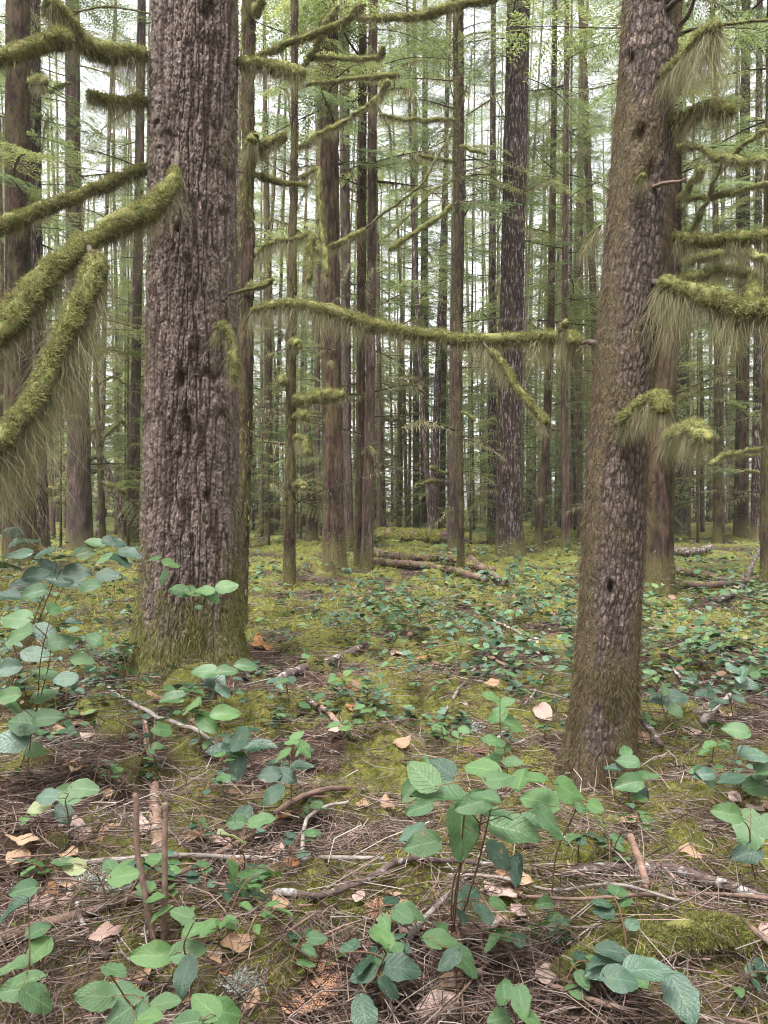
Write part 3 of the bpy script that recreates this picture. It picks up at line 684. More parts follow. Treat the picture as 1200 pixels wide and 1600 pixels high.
# ------------------------------------------------------------------ trees told apart one by one
# (control points x, y, width in photo pixels, last = base), bark, label, crown (mesh, z offset), dead limbs
MID = [
    ('T3', [(389, 0, 22), (387, 250, 23), (386, 500, 24), (383, 700, 24), (378, 880, 22), (372, 985, 26)], BARK_FUZZ, 'slender mossy trunk standing close behind the massive furrowed fir', None, 0),
    ('T4', [(460, 0, 13), (460, 250, 13), (455, 500, 17), (454, 700, 18), (452, 922, 20)], BARK_FUZZ, 'thin mossy trunk with short moss-capped branch stubs up its side', None, 3),
    ('T5', [(513, 0, 30), (515, 300, 30), (518, 600, 33), (521, 800, 33), (523, 898, 40)], BARK_MID, 'straight brown trunk with mossy foot beside the stub-branched thin trunk', 0, 3),
    ('T6', [(538, 0, 16), (539, 300, 16), (543, 700, 13), (546, 862, 15)], BARK_PALE, 'grey trunk half hidden behind the straight brown mossy-footed trunk', 1, 2),
    ('T7', [(567, 0, 13), (565, 400, 15), (563, 700, 16), (562, 884, 18)], BARK_MID, 'narrow dark trunk crossing behind its lighter twin at the foot', 1, 3),
    ('T7b', [(583, 0, 15), (581, 400, 15), (578, 650, 17), (573, 888, 21)], BARK_PALE, 'narrow lighter trunk standing in front of its dark twin', 3, 3),
    ('T8', [(716, 0, 17), (717, 300, 19), (714, 500, 20), (711, 700, 20), (711, 868, 25)], BARK_PALE, 'pale trunk with a thin dark dead pole leaning across its front', 1, 2),
    ('T8b', [(711, 0, 8), (714, 300, 9), (716, 550, 11), (720, 750, 10), (720, 885, 12)], BARK_FUZZ, 'thin dark dead pole in front of the pale trunk', None, 4),
    ('T9', [(810, 0, 37), (804, 300, 37), (799, 500, 37), (795, 700, 38), (796, 820, 40), (797, 872, 48)], BARK_DARK, 'dark trunk streaked with whitish lichen, standing alone in the open', 3, 2),
    ('T2b', [(1048, 0, 36), (1046, 300, 38), (1040, 500, 42), (1033, 700, 43), (1030, 850, 43), (1030, 930, 50)], BARK_MID, 'brown ridged trunk half hidden behind the leaning spruce trunk', 0, 3),
    ('T2c', [(1062, 300, 22), (1062, 600, 23), (1062, 835, 28)], BARK_DARK, 'dark trunk glimpsed behind the ridged trunk by the leaning spruce', 1, 3),
    ('T14', [(28, 0, 36), (28, 300, 37), (29, 600, 41), (32, 880, 52)], BARK_MID, 'thick brown trunk beside a dark trunk beyond the leafy salal', 0, 4),
    ('T15', [(53, 0, 20), (55, 300, 19), (58, 600, 22), (64, 872, 28)], BARK_DARK, 'dark furrowed trunk touching the thick brown one beyond the salal', 3, 4),
    ('T16', [(113, 0, 22), (114, 300, 23), (122, 600, 33), (125, 858, 40)], BARK_PALE, 'pale grey speckled trunk behind the drooping dead sapling', 1, 3),
    ('T17', [(147, 500, 6), (152, 650, 9), (158, 760, 10), (161, 850, 11)], BARK_FUZZ, 'dead mossy sapling with long drooping curved branches', None, 0),
    ('T17b', [(120, 600, 5), (140, 670, 10), (170, 740, 11), (188, 790, 11), (190, 845, 12)], BARK_DARK, 'crooked leaning dead stem beside the drooping dead sapling', None, 2),
    ('T18', [(416, 300, 9), (419, 550, 12), (420, 835, 15)], BARK_FUZZ, 'slim mossy trunk seen between the two thin mossy trunks', 2, 5),
    ('T19', [(478, 640, 10), (484, 720, 13), (488, 790, 16), (488, 845, 20)], BARK_MID, 'broken slanting snag behind the stub-branched thin trunk', None, 0),
    ('T20', [(497, 300, 8), (496, 600, 9), (496, 838, 11)], BARK_PALE, 'thin straight pole just behind the straight brown trunk', 2, 3),
    ('T21', [(626, 500, 4), (625, 650, 7), (623, 840, 9)], BARK_FUZZ, 'small dead sapling with thin level mossy branches in the clearing', None, 3),
    ('T22', [(649, 380, 9), (650, 600, 10), (651, 836, 12)], BARK_MID, 'slim brown trunk, first of a tight row of four', 1, 2),
    ('T23', [(663, 370, 11), (662, 600, 12), (664, 838, 14)], BARK_MID, 'brown trunk, second of a tight row of four', 0, 2),
    ('T24', [(693, 340, 8), (684, 600, 11), (676, 836, 12)], BARK_DARK, 'tilted dark trunk, third of a tight row of four', 3, 2),
    ('T25', [(696, 340, 8), (693, 600, 9), (691, 834, 10)], BARK_MID, 'thin trunk, last of a tight row of four', 1, 1),
    ('T26', [(770, 250, 10), (769, 550, 12), (768, 845, 14)], BARK_DARK, 'narrow dark trunk close beside the lichen-streaked trunk', 0, 2),
    ('T27', [(866, 100, 9), (862, 450, 12), (853, 700, 13), (840, 858, 14)], BARK_MID, 'slanting brown trunk beside the mossy boulder mound', 2, 3),
    ('T28', [(884, 300, 10), (882, 600, 12), (884, 858, 14)], BARK_PALE, 'straight light brown trunk rising from the mossy mound', 1, 3),
    ('T29', [(905, 450, 12), (903, 650, 14), (901, 838, 17)], BARK_DARK, 'dark trunk behind the mossy mound', 3, 2),
    ('T30', [(911, 80, 11), (920, 300, 12), (929, 500, 12), (940, 845, 15)], BARK_MID, 'tilted slim trunk passing behind the leaning spruce', 0, 2),
    ('T31', [(1119, 400, 10), (1122, 620, 11), (1121, 846, 14)], BARK_FUZZ, 'slim mossy trunk with level mossy twigs past the leaning spruce', 2, 5),
    ('T32', [(1163, 350, 17), (1161, 600, 19), (1158, 838, 22)], BARK_MID, 'stout brown trunk among slimmer ones past the leaning spruce', 3, 3),
    ('T33', [(1185, 300, 11), (1183, 600, 12), (1180, 846, 15)], BARK_DARK, 'dark slim trunk beside the stout brown trunk past the spruce', 1, 4),
    ('T34', [(1200, 300, 12), (1197, 600, 13), (1196, 922, 18)], BARK_FUZZ, 'mossy thin trunk beside the fallen branches past the spruce', 2, 4),
    ('T35', [(220, 100, 14), (214, 500, 15), (208, 850, 18)], BARK_PALE, 'pale trunk just showing beside the massive furrowed fir', 0, 2),
]
TREES = {}; OCC = [(B1.x, B1.y), (B2.x, B2.y)]
for key, pts, bark, label, crown, nl in MID:
    x, y, w = pts[-1]
    b = ground_px(x, y); D = b.y; OCC.append((b.x, b.y))
    root = thing('conifer_tree' if key not in ('T17', 'T17b', 'T21', 'T8b', 'T19') else 'dead_tree', b, label, 'tree')
    rng = np.random.default_rng(abs(hash(key)) % 1000 if False else sum(map(ord, key)) * 7 + len(key))
    full = crown is not None or pts[0][1] <= 0
    ztop = min(max(EYE + 1000 / F * D, 26), 44) if crown is not None else (EYE + (800 - pts[0][1]) / F * D + (2.5 if pts[0][1] <= 0 else 0.15))
    near = D < 24
    me, V, TH, mo, pr = trunk_mesh('trunk', pts, D, 46 if near else 18, 190 if near else 60, b, ztop, 0.085 if near else 0.12, 0.020 if near else 0.012, 3.6, ridge=12.0 if near else 0.0, flare=0.15, seed=len(TREES) + 10, two=near,
                                   mossfn=lambda h, th, n: sstep(0.9, 0.1, h + (n - 0.5)))
    t = new_obj('trunk', me, bark, root)
    if near:
        A = Acc(); mo2 = sstep(0.4, 0.7, fbm(V * np.array([2, 2, 0.7]), 3, 5)) * (V[:, 2] < EYE + 830 / F * D) * (1.0 if bark is BARK_FUZZ else 0.25) + mo
        A.add(*trunk_strands(V, TH, mo2, D, None, 1600, rng, 0.03, 0.10, 0.010, MC_BROWN, MC_TOP))
        new_obj('moss', A.mesh('moss', b), MOSS, t, kind='stuff')
    if crown is not None:
        c = new_obj('crown', CROWNS[crown], None, root); c.rotation_euler.z = rng.uniform(0, 6.28)
        zz, cx, r = pr; c.location = (float(np.interp(12, zz, cx)) - b.x, 0, rng.uniform(-0.5, 2.0) + (2.5 if D < 24 else 0))
    zz, cx, r = pr
    if nl: add_limbs(root, nl + (8 if D > 14 and full else 3), 1.2, min(ztop, EYE + 780 / F * D) - b.z - 0.2, lambda z: ((float(np.interp(z + b.z, zz, cx)) - b.x, 0.0), float(np.interp(z + b.z, zz, r))), rng, 0.5, 1.2 if D < 24 else 1.7)
    TREES[key] = (root, D)

# limbs of the middle trees seen one by one
def ml(key, px, dd, wood, moss, hang, nt=1500, nh=700, w=0.008, mat=None, **k):
    root, D = TREES[key]; ml.s += 1
    mossy_limb(root, pxline(px, D, D + dd), wood * D / F, moss * D / F * 0.9, hang * D / F * 1.3, nt * min(1, 15 / D), nh * 1.4 * min(1, 15 / D), seed=ml.s + 100, w=w * max(1, (D / 15) ** 0.5), wmat=mat, **k)
ml.s = 0
ml('T3', [(398, 92), (440, 72), (500, 50), (545, 30), (566, 6)], -1.0, 3.0, 7, 14)
ml('T3', [(545, 28), (600, 28), (650, 25), (710, 12), (780, -4)], -1.2, 2.4, 7, 12)
ml('T3', [(396, 262), (386, 240), (394, 222), (398, 216)], -0.4, 4, 10, 40, 2000, 1500)
ml('T3', [(398, 246), (420, 228), (442, 214)], -0.6, 4, 10, 24, 2000, 1200)
ml('T3', [(398, 400), (425, 382), (460, 372), (486, 366), (484, 400), (482, 440)], -0.6, 3, 7, 30, 1500, 1200)
ml('T3', [(398, 275), (425, 283), (455, 286), (480, 290)], 0.5, 3, 6, 12)
ml('T3', [(382, 455), (400, 448), (424, 440)], -0.8, 4, 6, 8)
ml('T3', [(396, 8), (402, 22), (408, 4)], -0.3, 3, 8, 14)
ml('T4', [(464, 232), (500, 212), (550, 184), (588, 154), (606, 126)], -1.0, 3.2, 7, 20, 1500, 900)
ml('T4', [(474, 104), (490, 78), (508, 46), (526, 8)], -0.6, 3.5, 7, 18)
ml('T4', [(474, 134), (520, 127), (580, 121), (625, 119)], -0.6, 2.5, 5, 10)
ml('T4', [(474, 91), (530, 92), (588, 90), (598, 72)], -0.5, 2.5, 5, 12)
ml('T4', [(463, 282), (480, 272), (497, 266), (499, 300), (501, 350), (506, 390), (509, 432)], -0.8, 3, 6, 22, 1500, 900)
ml('T4', [(486, 396), (515, 388), (545, 374), (572, 360)], -0.8, 3, 7, 18)
ml('T4', [(570, 358), (620, 318), (660, 285), (695, 225), (706, 205)], -0.9, 2.0, 2.5, 12, 900, 300)
ml('T4', [(460, 628), (480, 623), (510, 621), (536, 619)], -0.9, 3, 11, 14, 2600, 1200)
ml('T4', [(459, 655), (470, 648), (477, 652)], -0.5, 3, 8, 16, 2600, 1200)
ml('T4', [(459, 692), (468, 684), (478, 690), (480, 710)], -0.5, 3, 8, 30, 2600, 1500)
ml('T4', [(446, 600), (440, 592), (438, 600)], -0.5, 3, 8, 8, 2600, 900)
ml('T4', [(459, 760), (468, 754), (474, 760)], -0.5, 3, 7, 14, 2600, 1200)
ml('T4', [(452, 545), (459, 533), (464, 540)], -0.5, 3, 9, 24, 2600, 1500)
ml('T8b', [(712, 186), (690, 188), (640, 187), (592, 180)], -0.8, 2.2, 4, 20, 1200, 800)
ml('T8b', [(706, 320), (690, 335), (660, 356), (632, 376), (608, 392)], -0.8, 2.2, 5, 12, 1200, 700)
ml('T8b', [(712, 280), (680, 296), (640, 335), (600, 372)], -0.8, 1.3, 2, 4, 800, 200)
ml('T8b', [(708, 252), (690, 250), (670, 248), (655, 243)], -0.4, 2.2, 4, 18, 1200, 800)
ml('T8b', [(718, 230), (740, 236), (758, 240)], -0.4, 2, 4, 8)
ml('T8b', [(718, 640), (735, 650), (742, 655)], -0.3, 2, 3, 4)
ml('T8', [(700, 756), (680, 752), (662, 756), (648, 762)], -0.6, 3, 4, 4, 1500, 400)
ml('T8', [(700, 740), (685, 738), (672, 730)], -0.6, 3, 4, 4, 1500, 400)
ml('T17', [(148, 672), (125, 690), (108, 705), (104, 712)], -1.0, 3.5, 6, 20, 1000, 700, 0.014)
ml('T17', [(150, 712), (125, 728), (105, 742), (98, 752)], -1.0, 3.5, 6, 22, 1000, 700, 0.014)
ml('T17', [(150, 735), (115, 748), (90, 762), (70, 772)], -1.2, 3.5, 6, 26, 1000, 700, 0.014)
ml('T17', [(160, 752), (190, 764), (210, 775), (226, 790)], -1.0, 3.5, 6, 18, 1000, 700, 0.014)
ml('T17', [(158, 690), (178, 668), (196, 662), (215, 700)], 0.8, 2.5, 4, 14, 900, 500, 0.014)
ml('T17', [(154, 600), (180, 590), (205, 612), (228, 640)], 0.8, 2, 3, 12, 900, 500, 0.014)
ml('T17', [(150, 560), (168, 545), (200, 555)], -0.8, 2, 3, 10, 900, 500, 0.014)
ml('T21', [(625, 655), (610, 656), (595, 655), (586, 656)], -0.5, 2.2, 3, 3, 1200, 300, 0.012)
ml('T21', [(625, 652), (630, 640), (640, 646), (660, 646)], -0.4, 2.2, 3, 3, 1200, 300, 0.012)
ml('T2b', [(1036, 692), (1055, 680), (1078, 674), (1100, 684)], -2.5, 4, 13, 40, 2600, 1800, 0.010)
ml('T2b', [(1052, 330), (1072, 300), (1090, 275), (1095, 262)], -1.5, 4, 6, 20, 1500, 800)
ml('T2b', [(1050, 232), (1085, 232), (1125, 246), (1165, 252), (1195, 250)], -2.0, 4, 7, 20, 1500, 800)
ml('T2b', [(1050, 440), (1085, 432), (1130, 422), (1160, 424), (1178, 440), (1176, 470)], -2.0, 4, 9, 24, 1800, 900)
ml('T2b', [(1052, 420), (1082, 360), (1100, 320), (1125, 268), (1160, 230), (1200, 205)], -1.5, 4, 5, 14, 1200, 400)
ml('T2b', [(1060, 310), (1110, 308), (1150, 300), (1200, 285)], -1.5, 3, 5, 14, 1200, 400)
ml('T2b', [(1058, 415), (1110, 400), (1160, 396), (1210, 410)], -2.2, 3.5, 8, 22, 1500, 900)
ml('T34', [(1192, 700), (1160, 706), (1130, 712), (1108, 726)], -0.8, 3, 5, 12, 1200, 600)
ml('T31', [(1126, 733), (1150, 737), (1170, 735), (1186, 736)], -0.6, 3, 4, 4, 1400, 300, 0.012)
ml('T31', [(1128, 705), (1150, 712), (1186, 710)], -0.6, 3, 4, 4, 1400, 300, 0.012)
ml('T14', [(46, 130), (58, 128), (70, 132)], -0.8, 5, 9, 26, 900, 600, 0.014)
ml('T14', [(46, 300), (54, 305), (58, 330)], -0.6, 5, 8, 30, 900, 700, 0.014)
ml('T15', [(62, 145), (90, 138), (112, 130)], -0.8, 3, 4, 8, 700, 300, 0.014)
ml('T15', [(65, 182), (42, 178), (38, 184)], -1.4, 3, 4, 10, 700, 300, 0.014)

# ------------------------------------------------------------------ the rest of the stand
frng = np.random.default_rng(404)
def far_trunk(seed):
    rng = np.random.default_rng(seed); n = 40; z = np.linspace(-0.4, 30, n)
    P = np.stack([0.10 * np.sin(z * 0.2 + seed) + rng.normal(size=n) * 0.01, 0.1 * np.cos(z * 0.17 + seed), z], 1)
    r = 1.0 - 0.6 * np.clip(z, 0, 30) / 30 + 0.25 * np.exp(-np.clip(z, 0, 9) / 0.3)
    return P, r
def far_trunk_obj(seed, rad):
    P, r = far_trunk(seed); V, Q, T = tube(P, r * rad, 12, 0.06, seed)
    return make_mesh('trunk', V, Q, T, attrs={'groove': np.ones(len(V)), 'mossy': np.zeros(len(V))})
FT = {}
for bi, bk in enumerate((BARK_MID, BARK_DARK, BARK_PALE, BARK_FUZZ)):
    for ri, rad in enumerate((0.075, 0.115, 0.165)):
        m = far_trunk_obj(bi * 7 + ri, rad); m.materials.append(bk); FT[bi, ri] = m
kinds = ['brown', 'dark', 'pale', 'mossy']; sizes = ['very thin', 'slim', 'sturdy']
placed = 0; tries = 0
while placed < 124 and tries < 6000:
    tries += 1
    D = frng.uniform(31, 74)
    x = frng.uniform(-25, 1225)
    X = (x - 600) / F * D
    if any(math.hypot(X - a, D - b) < 1.3 for a, b in OCC): continue
    if any(abs((a / b) * F + 600 - x) < 7 and b < D for a, b in OCC): continue
    if D < 40 and (410 < x < 560 or 730 < x < 760): continue
    OCC.append((X, D)); placed += 1
    bi = int(frng.choice(4, p=[.38, .2, .2, .22])); ri = int(frng.choice(3, p=[.5, .36, .14]))
    root = thing('conifer_tree', (X, D, g1(X, D)), f'{sizes[ri]} {kinds[bi]} conifer trunk in the crowded stand {far_place(x)}', 'tree', f'{sizes[ri]} {kinds[bi]} trunks {far_place(x)}')
    root.rotation_euler = (frng.normal() * 0.02, frng.normal() * 0.028, frng.uniform(0, 6.28))
    new_obj('trunk', FT[bi, ri], None, root)
    c = new_obj('crown', CROWNS[int(frng.integers(4))], None, root); c.rotation_euler.z = frng.uniform(0, 6.28); c.location.z = frng.uniform(-2.5, 2.5); s = frng.uniform(0.7, 1.1); c.scale = (s, s, 1)
    rad = (0.075, 0.115, 0.165)[ri]
    add_limbs(root, 7 if D < 50 else 4, 1.5, 16, lambda z: ((0.10 * math.sin(z * 0.2), 0.1), rad), frng, 0.8, 1.9)
# young hemlocks under the tall trees
SAPT = {}
for k, (x, y, m, s, lab) in enumerate([(1010, 846, 2, 1.0, 'young green hemlock with feathery boughs behind the leaning spruce'), (560, 846, 1, 1.0, 'small green hemlock sapling behind the twin trunks'),
        (735, 850, 0, 1.0, 'young hemlock with light green boughs beside the pale trunk'), (420, 852, 0, 1.0, 'bushy young hemlock between the thin mossy trunks'), (200, 850, 2, 1.1, 'tall young hemlock behind the massive fir trunk'),
        (905, 846, 2, 1.25, 'tall feathery young hemlock behind the mossy mound'), (95, 856, 2, 1.0, 'feathery young hemlock beside the pale speckled trunk'), (1090, 846, 2, 1.1, 'young hemlock among the slim trunks past the spruce'), (640, 838, 0, 1.1, 'low young hemlock beside the tight row of four trunks'),
        (470, 846, 2, 1.1, 'young hemlock half hidden by the straight brown trunk'), (1150, 842, 0, 1.2, 'short young hemlock by the stout brown trunk')]):
    b = ground_px(x, y); root = thing('hemlock_sapling', b, lab, 'tree')
    H = (4.6, 3.2, 8.0)[m]; V, Q, T = tube(np.stack([np.zeros(8), np.zeros(8), np.linspace(-0.2, H, 8)], 1), np.linspace(0.05, 0.008, 8), 6)
    new_obj('trunk', make_mesh('trunk', V, Q, T, attrs={'groove': np.ones(len(V)), 'mossy': np.zeros(len(V))}), BARK_FUZZ, root)
    new_obj('crown', LOW[m], None, root); root.scale = (s, s, s); root.rotation_euler.z = k * 1.3
for k in range(42):
    D = frng.uniform(26, 62); x = frng.uniform(-20, 1220); X = (x - 600) / F * D
    if any(math.hypot(X - a, D - b) < 0.8 for a, b in OCC): continue
    m = int(frng.choice([0, 2, 2])); root = thing('hemlock_sapling', (X, D, g1(X, D)), 'feathery young hemlock among the crowded trunks ' + far_place(x), 'tree', 'young hemlocks ' + far_place(x))
    H = (4.6, 3.2, 8.0)[m]
    if m not in SAPT:
        V, Q, T = tube(np.stack([np.zeros(8), np.zeros(8), np.linspace(-0.2, H, 8)], 1), np.linspace(0.05, 0.008, 8), 6)
        SAPT[m] = make_mesh('trunk', V, Q, T, attrs={'groove': np.ones(len(V)), 'mossy': np.zeros(len(V))})
    new_obj('trunk', SAPT[m], BARK_FUZZ, root); new_obj('crown', LOW[m], None, root); q = frng.uniform(0.9, 1.5); root.scale = (q, q, q); root.rotation_euler.z = frng.uniform(0, 6.28)
# the wood beyond
A = Acc(); rng = np.random.default_rng(909)
for k in range(190):
    D = rng.uniform(66, 115); X = rng.uniform(-0.56, 0.56) * D; z = g1(X, D); n = 7; zz = np.linspace(-0.5, 36, n)
    V, Q, T = tube(np.stack([np.full(n, X) + rng.normal() * 0.02 * zz, np.full(n, D), z + zz], 1), rng.uniform(0.10, 0.26) * np.linspace(1, 0.4, n), 6, cap=False)
    A.add(V, Q, None, vary((0.10, 0.072, 0.058), 1, rng, .3)[0])
    for q in range(17):
        V, Q, C = FARSPRAY[rng.integers(4)]; L = rng.uniform(2.2, 4.6) if q > 10 else rng.uniform(3.5, 6.5); M = np.array(Matrix.Rotation(rng.uniform(0, 6.28), 3, 'Z') @ Matrix.Rotation(rng.uniform(-.25, .3), 3, 'Y'))
        hz = rng.uniform(5, 34) if q > 10 else rng.uniform(0.8, 16)
        A.add((V * L) @ M.T + np.array([X + rng.normal() * 0.8, D + rng.normal(), z + hz]), Q, None, C)
new_obj('distant_wood', A.mesh('distant_wood'), NEEDLE, kind='stuff')
bpy.data.objects['distant_wood']['label'] = 'mass of distant conifer trunks and foliage closing the view'

# unseen trees around and behind the camera, added to block frontal sky light
A = Acc(); rng = np.random.default_rng(911)
for k in range(95):
    an = math.radians(rng.uniform(34, 326)); D = rng.uniform(7, 34); X, Yy = math.sin(an) * D, math.cos(an) * D
    if abs(X) < 0.62 * Yy + 1.5: continue
    z = g1(X, Yy); n = 7; zz = np.linspace(-0.5, 26, n)
    V, Q, T = tube(np.stack([np.full(n, X) + rng.normal() * 0.02 * zz, np.full(n, Yy), z + zz], 1), rng.uniform(0.12, 0.34) * np.linspace(1, 0.4, n), 7, cap=False)
    A.add(V, Q, None, vary((0.10, 0.07, 0.058), 1, rng, .3)[0])
    for q in range(9):
        V, Q, C = FARSPRAY[rng.integers(4)]; L = rng.uniform(2.0, 3.6); M = np.array(Matrix.Rotation(rng.uniform(0, 6.28), 3, 'Z') @ Matrix.Rotation(rng.uniform(-.25, .3), 3, 'Y'))
        A.add((V * L) @ M.T + np.array([X, Yy, z + rng.uniform(3.0, 25)]), Q, None, C)
new_obj('unseen_wood', A.mesh('unseen_wood'), NEEDLE, kind='stuff')
bpy.data.objects['unseen_wood']['label'] = 'unseen conifer wood added around the view to block frontal light'

# ------------------------------------------------------------------ fallen logs and sticks
def log(name, pts, r0, r1, mat, label, cat, moss=0.0, nt=0, hang=0.0, nh=0, n=14, seg=36, rough=0.18, group=None, seed=0, mosscol=MC_GND, w=0.006):
    P = resample(pts, seg); b = Vector(P[0])
    P[1:-1] += (np.stack([fbm(P * 6, 2, seed + s) for s in (0, 5, 9)], 1) - 0.5)[1:-1] * r0 * (2.0 if r0 < 0.03 else 0.7)
    V, Q, T = tube(P, np.linspace(r0, r1, seg), n, rough, seed)
    me = make_mesh(name, V - np.array(b), Q, T, attrs={'groove': np.ones(len(V)), 'mossy': np.zeros(len(V))})
    o = new_obj(name, me, mat); o.location = b; tag(o, label, cat, group)
    if moss:
        rng = np.random.default_rng(seed + 3000); A = Acc(); m = int(nt * np.linalg.norm(P[-1] - P[0])); TT, NN, BB = frames(P); R = np.linspace(r0, r1, seg)
        a = rng.integers(0, seg - 1, m); f = rng.random((m, 1)); an = rng.uniform(0, 6.28, m); d = NN[a] * np.cos(an)[:, None] + BB[a] * np.sin(an)[:, None]
        p = P[a] * (1 - f) + P[a + 1] * f + d * R[a][:, None] * 0.95
        keep = (d[:, 2] > -0.35) & (fbm(p * 5, 3, seed) > (0.40 if nt < 20000 else 0.25))
        p, d = p[keep], d[keep]; m = len(p)
        A.add(*strands(p, d + rng.normal(size=(m, 3)) * 0.5, rng.uniform(0.5, 1.2, m) * moss, np.full(m, w), 0.3, 2, vary(mosscol, m, rng, .28), rng))
        if nh:
            m = int(nh * np.linalg.norm(P[-1] - P[0])); a = rng.integers(0, seg, m); sd = rng.choice([-1, 1], m)[:, None]
            hor = np.cross(TT[a], [0, 0, 1.0]); p = P[a] + hor * sd * R[a][:, None] * 0.9
            A.add(*strands(p, np.array([0, 0, -1.0]) + hor * sd * 0.3 + rng.normal(size=(m, 3)) * .2, rng.uniform(.3, 1, m) * hang, np.full(m, w * .7), 0.4, 3, vary(MC_BROWN, m, rng, .3), rng))
        new_obj('moss', A.mesh('moss', b), MOSS, o, kind='stuff')
    return o
def gpts(px, up=0.02):
    out = []
    for q in px:
        p = ground_px(q[0], q[1]); p.z += (q[2] if len(q) > 2 else up); out.append(p)
    return out
def pxr(px, w): return w / F * ground_px(*px[0][:2]).y * 0.5
def glog(px, w0, w1, mat, label, up=0.02, name='stick', cat='stick', **k):
    glog.s += 1
    mid = px[len(px) // 2]; d = ground_px(mid[0], mid[1]).y
    return log(name, gpts(px, up), w0 / F * d / 2, w1 / F * d / 2, mat, label, cat, seed=glog.s * 13, **k)
glog.s = 0
glog([(560, 868), (640, 878), (700, 886), (770, 906)], 15, 11, LOG_RED, 'reddish fallen log with mossy patches lying past the twin trunks', 0.15, 'fallen_log', 'log', moss=0.05, nt=500, w=0.02)
glog([(576, 884), (640, 890), (700, 900), (760, 916)], 13, 10, LOG_RED, 'second reddish fallen log lying in front of the first by the twin trunks', 0.12, 'fallen_log', 'log', moss=0.05, nt=300, w=0.02)
glog([(596, 843), (640, 846), (698, 850)], 20, 17, LOG_RED, 'moss-covered log lying beyond the small dead sapling', 0.25, 'fallen_log', 'log', moss=0.12, nt=1600, w=0.03)
glog([(520, 850), (560, 850), (602, 848)], 12, 12, LOG_RED, 'dim mossy log lying behind the twin trunks', 0.2, 'fallen_log', 'log', moss=0.10, nt=900, w=0.03)
glog([(1050, 900), (1090, 906), (1135, 916)], 14, 11, LOG_RED, 'reddish fallen log beside the ridged trunk behind the leaning spruce', 0.12, 'fallen_log', 'log', moss=0.04, nt=200, w=0.02)
glog([(1060, 924), (1110, 930), (1165, 918), (1200, 905)], 13, 6, LOG_RED, 'bare broken log with limbs past the leaning spruce', 0.12, 'fallen_log', 'log')
glog([(1050, 866), (1080, 868), (1110, 866)], 14, 10, STICK_DARK, 'dark log stub on the moss behind the ridged trunk', 0.15, 'fallen_log', 'log', moss=0.05, nt=200, w=0.02)
glog([(735, 880), (760, 900), (790, 915)], 14, 9, LOG_RED, 'short reddish log by the foot of the thin dead pole', 0.1, 'fallen_log', 'log')
glog([(1125, 945), (1160, 922), (1195, 890, 0.6), (1240, 860, 0.9)], 8, 4, STICK_DARK, 'dark raised dead bough rising from the broken log', 0.1, 'dead_bough', 'branch')
glog([(880, 1545, 0.0), (960, 1518, 0.05), (1040, 1498, 0.06), (1110, 1484, 0.05), (1170, 1480, 0.02)], 58, 46, LOG_MOSS, 'thick log under bright green moss, overhanging a dark hollow', 0.05, 'mossy_log', 'log', moss=0.022, nt=30000, hang=0.10, nh=900, w=0.0036, mosscol=(0.19, 0.185, 0.062))
glog([(888, 1386), (930, 1378), (1000, 1374), (1060, 1382), (1120, 1400), (1200, 1430), (1260, 1450)], 15, 19, STICK_DARK, 'dark lichen-spotted branch lying across the mossy ground', 0.05)
glog([(1040, 1385, .06), (1100, 1430, .05), (1160, 1470, .06), (1210, 1508, .06)], 9, 11, STICK_BROWN, 'straight brown stick slanting over the mossy log', 0.06)
glog([(985, 1355, .12), (1002, 1385, .08), (1013, 1408, .05)], 11, 12, STICK_ROT, 'short red-tipped broken stick leaning on the lichen-spotted branch', 0.06)
glog([(-20, 1492), (60, 1462), (140, 1440), (210, 1415), (280, 1382), (350, 1340), (410, 1308), (445, 1290)], 17, 7, STICK_BROWN, 'long smooth reddish brown stick under the two upright cut stems', 0.04)
glog([(95, 1368), (180, 1362), (260, 1355), (340, 1356), (430, 1360), (520, 1362), (600, 1362)], 9, 6, STICK_PALE, 'long straight bleached white stick on the twigs', 0.05)
glog([(225, 1130, .05), (232, 1180, .05), (240, 1240, .05), (244, 1300, .05), (245, 1345, .04)], 8, 17, STICK_ROT, 'peeling rotten reddish stick lying behind the upright cut stems', 0.05)
glog([(170, 1085), (205, 1108), (245, 1130), (300, 1158), (340, 1175)], 7, 6, STICK_PALE, 'pale crooked stick below the massive fir', 0.05)
glog([(720, 1476), (755, 1468), (790, 1456)], 20, 17, STICK_ROT, 'short snapped red-brown stick end with pale broken wood', 0.03)
glog([(640, 1490), (668, 1455), (700, 1420), (735, 1385), (760, 1340)], 10, 5, STICK_PALE, 'thin bleached stick under the big leafy salal', 0.05)
glog([(432, 1072), (470, 1053), (515, 1040), (572, 1014)], 14, 12, STICK_DARK, 'dark bark-covered log stub on the mossy rise', 0.04)
glog([(990, 1022), (1040, 1030), (1090, 1042), (1135, 1038)], 8, 6, STICK_DARK, 'forked grey branch lying past the leaning spruce', 0.05)
glog([(1100, 1140), (1118, 1120), (1140, 1098)], 10, 9, STICK_PALE, 'short bleached stick on bright moss past the leaning spruce', 0.06)
glog([(770, 1178), (800, 1140), (830, 1100), (852, 1062)], 5, 3, STICK_PALE, 'thin pale stick beside the climbing salal stem', 0.06)
glog([(425, 1415), (500, 1420), (560, 1400), (620, 1370), (700, 1365), (780, 1372)], 12, 8, STICK_DARK, 'bowed mossy branch among tangled twigs', 0.05)
glog([(430, 1290), (470, 1262), (520, 1248), (570, 1245)], 10, 7, STICK_BROWN, 'curved dark red stick at the edge of the hollow', 0.05)
glog([(472, 1360), (480, 1310), (510, 1285), (545, 1278)], 6, 5, STICK_PALE, 'pale arched twig bowing over the twigs', 0.08)
glog([(690, 1130), (715, 1090), (742, 1052)], 6, 4, STICK_PALE, 'slim bleached stick standing up from the moss', 0.05)
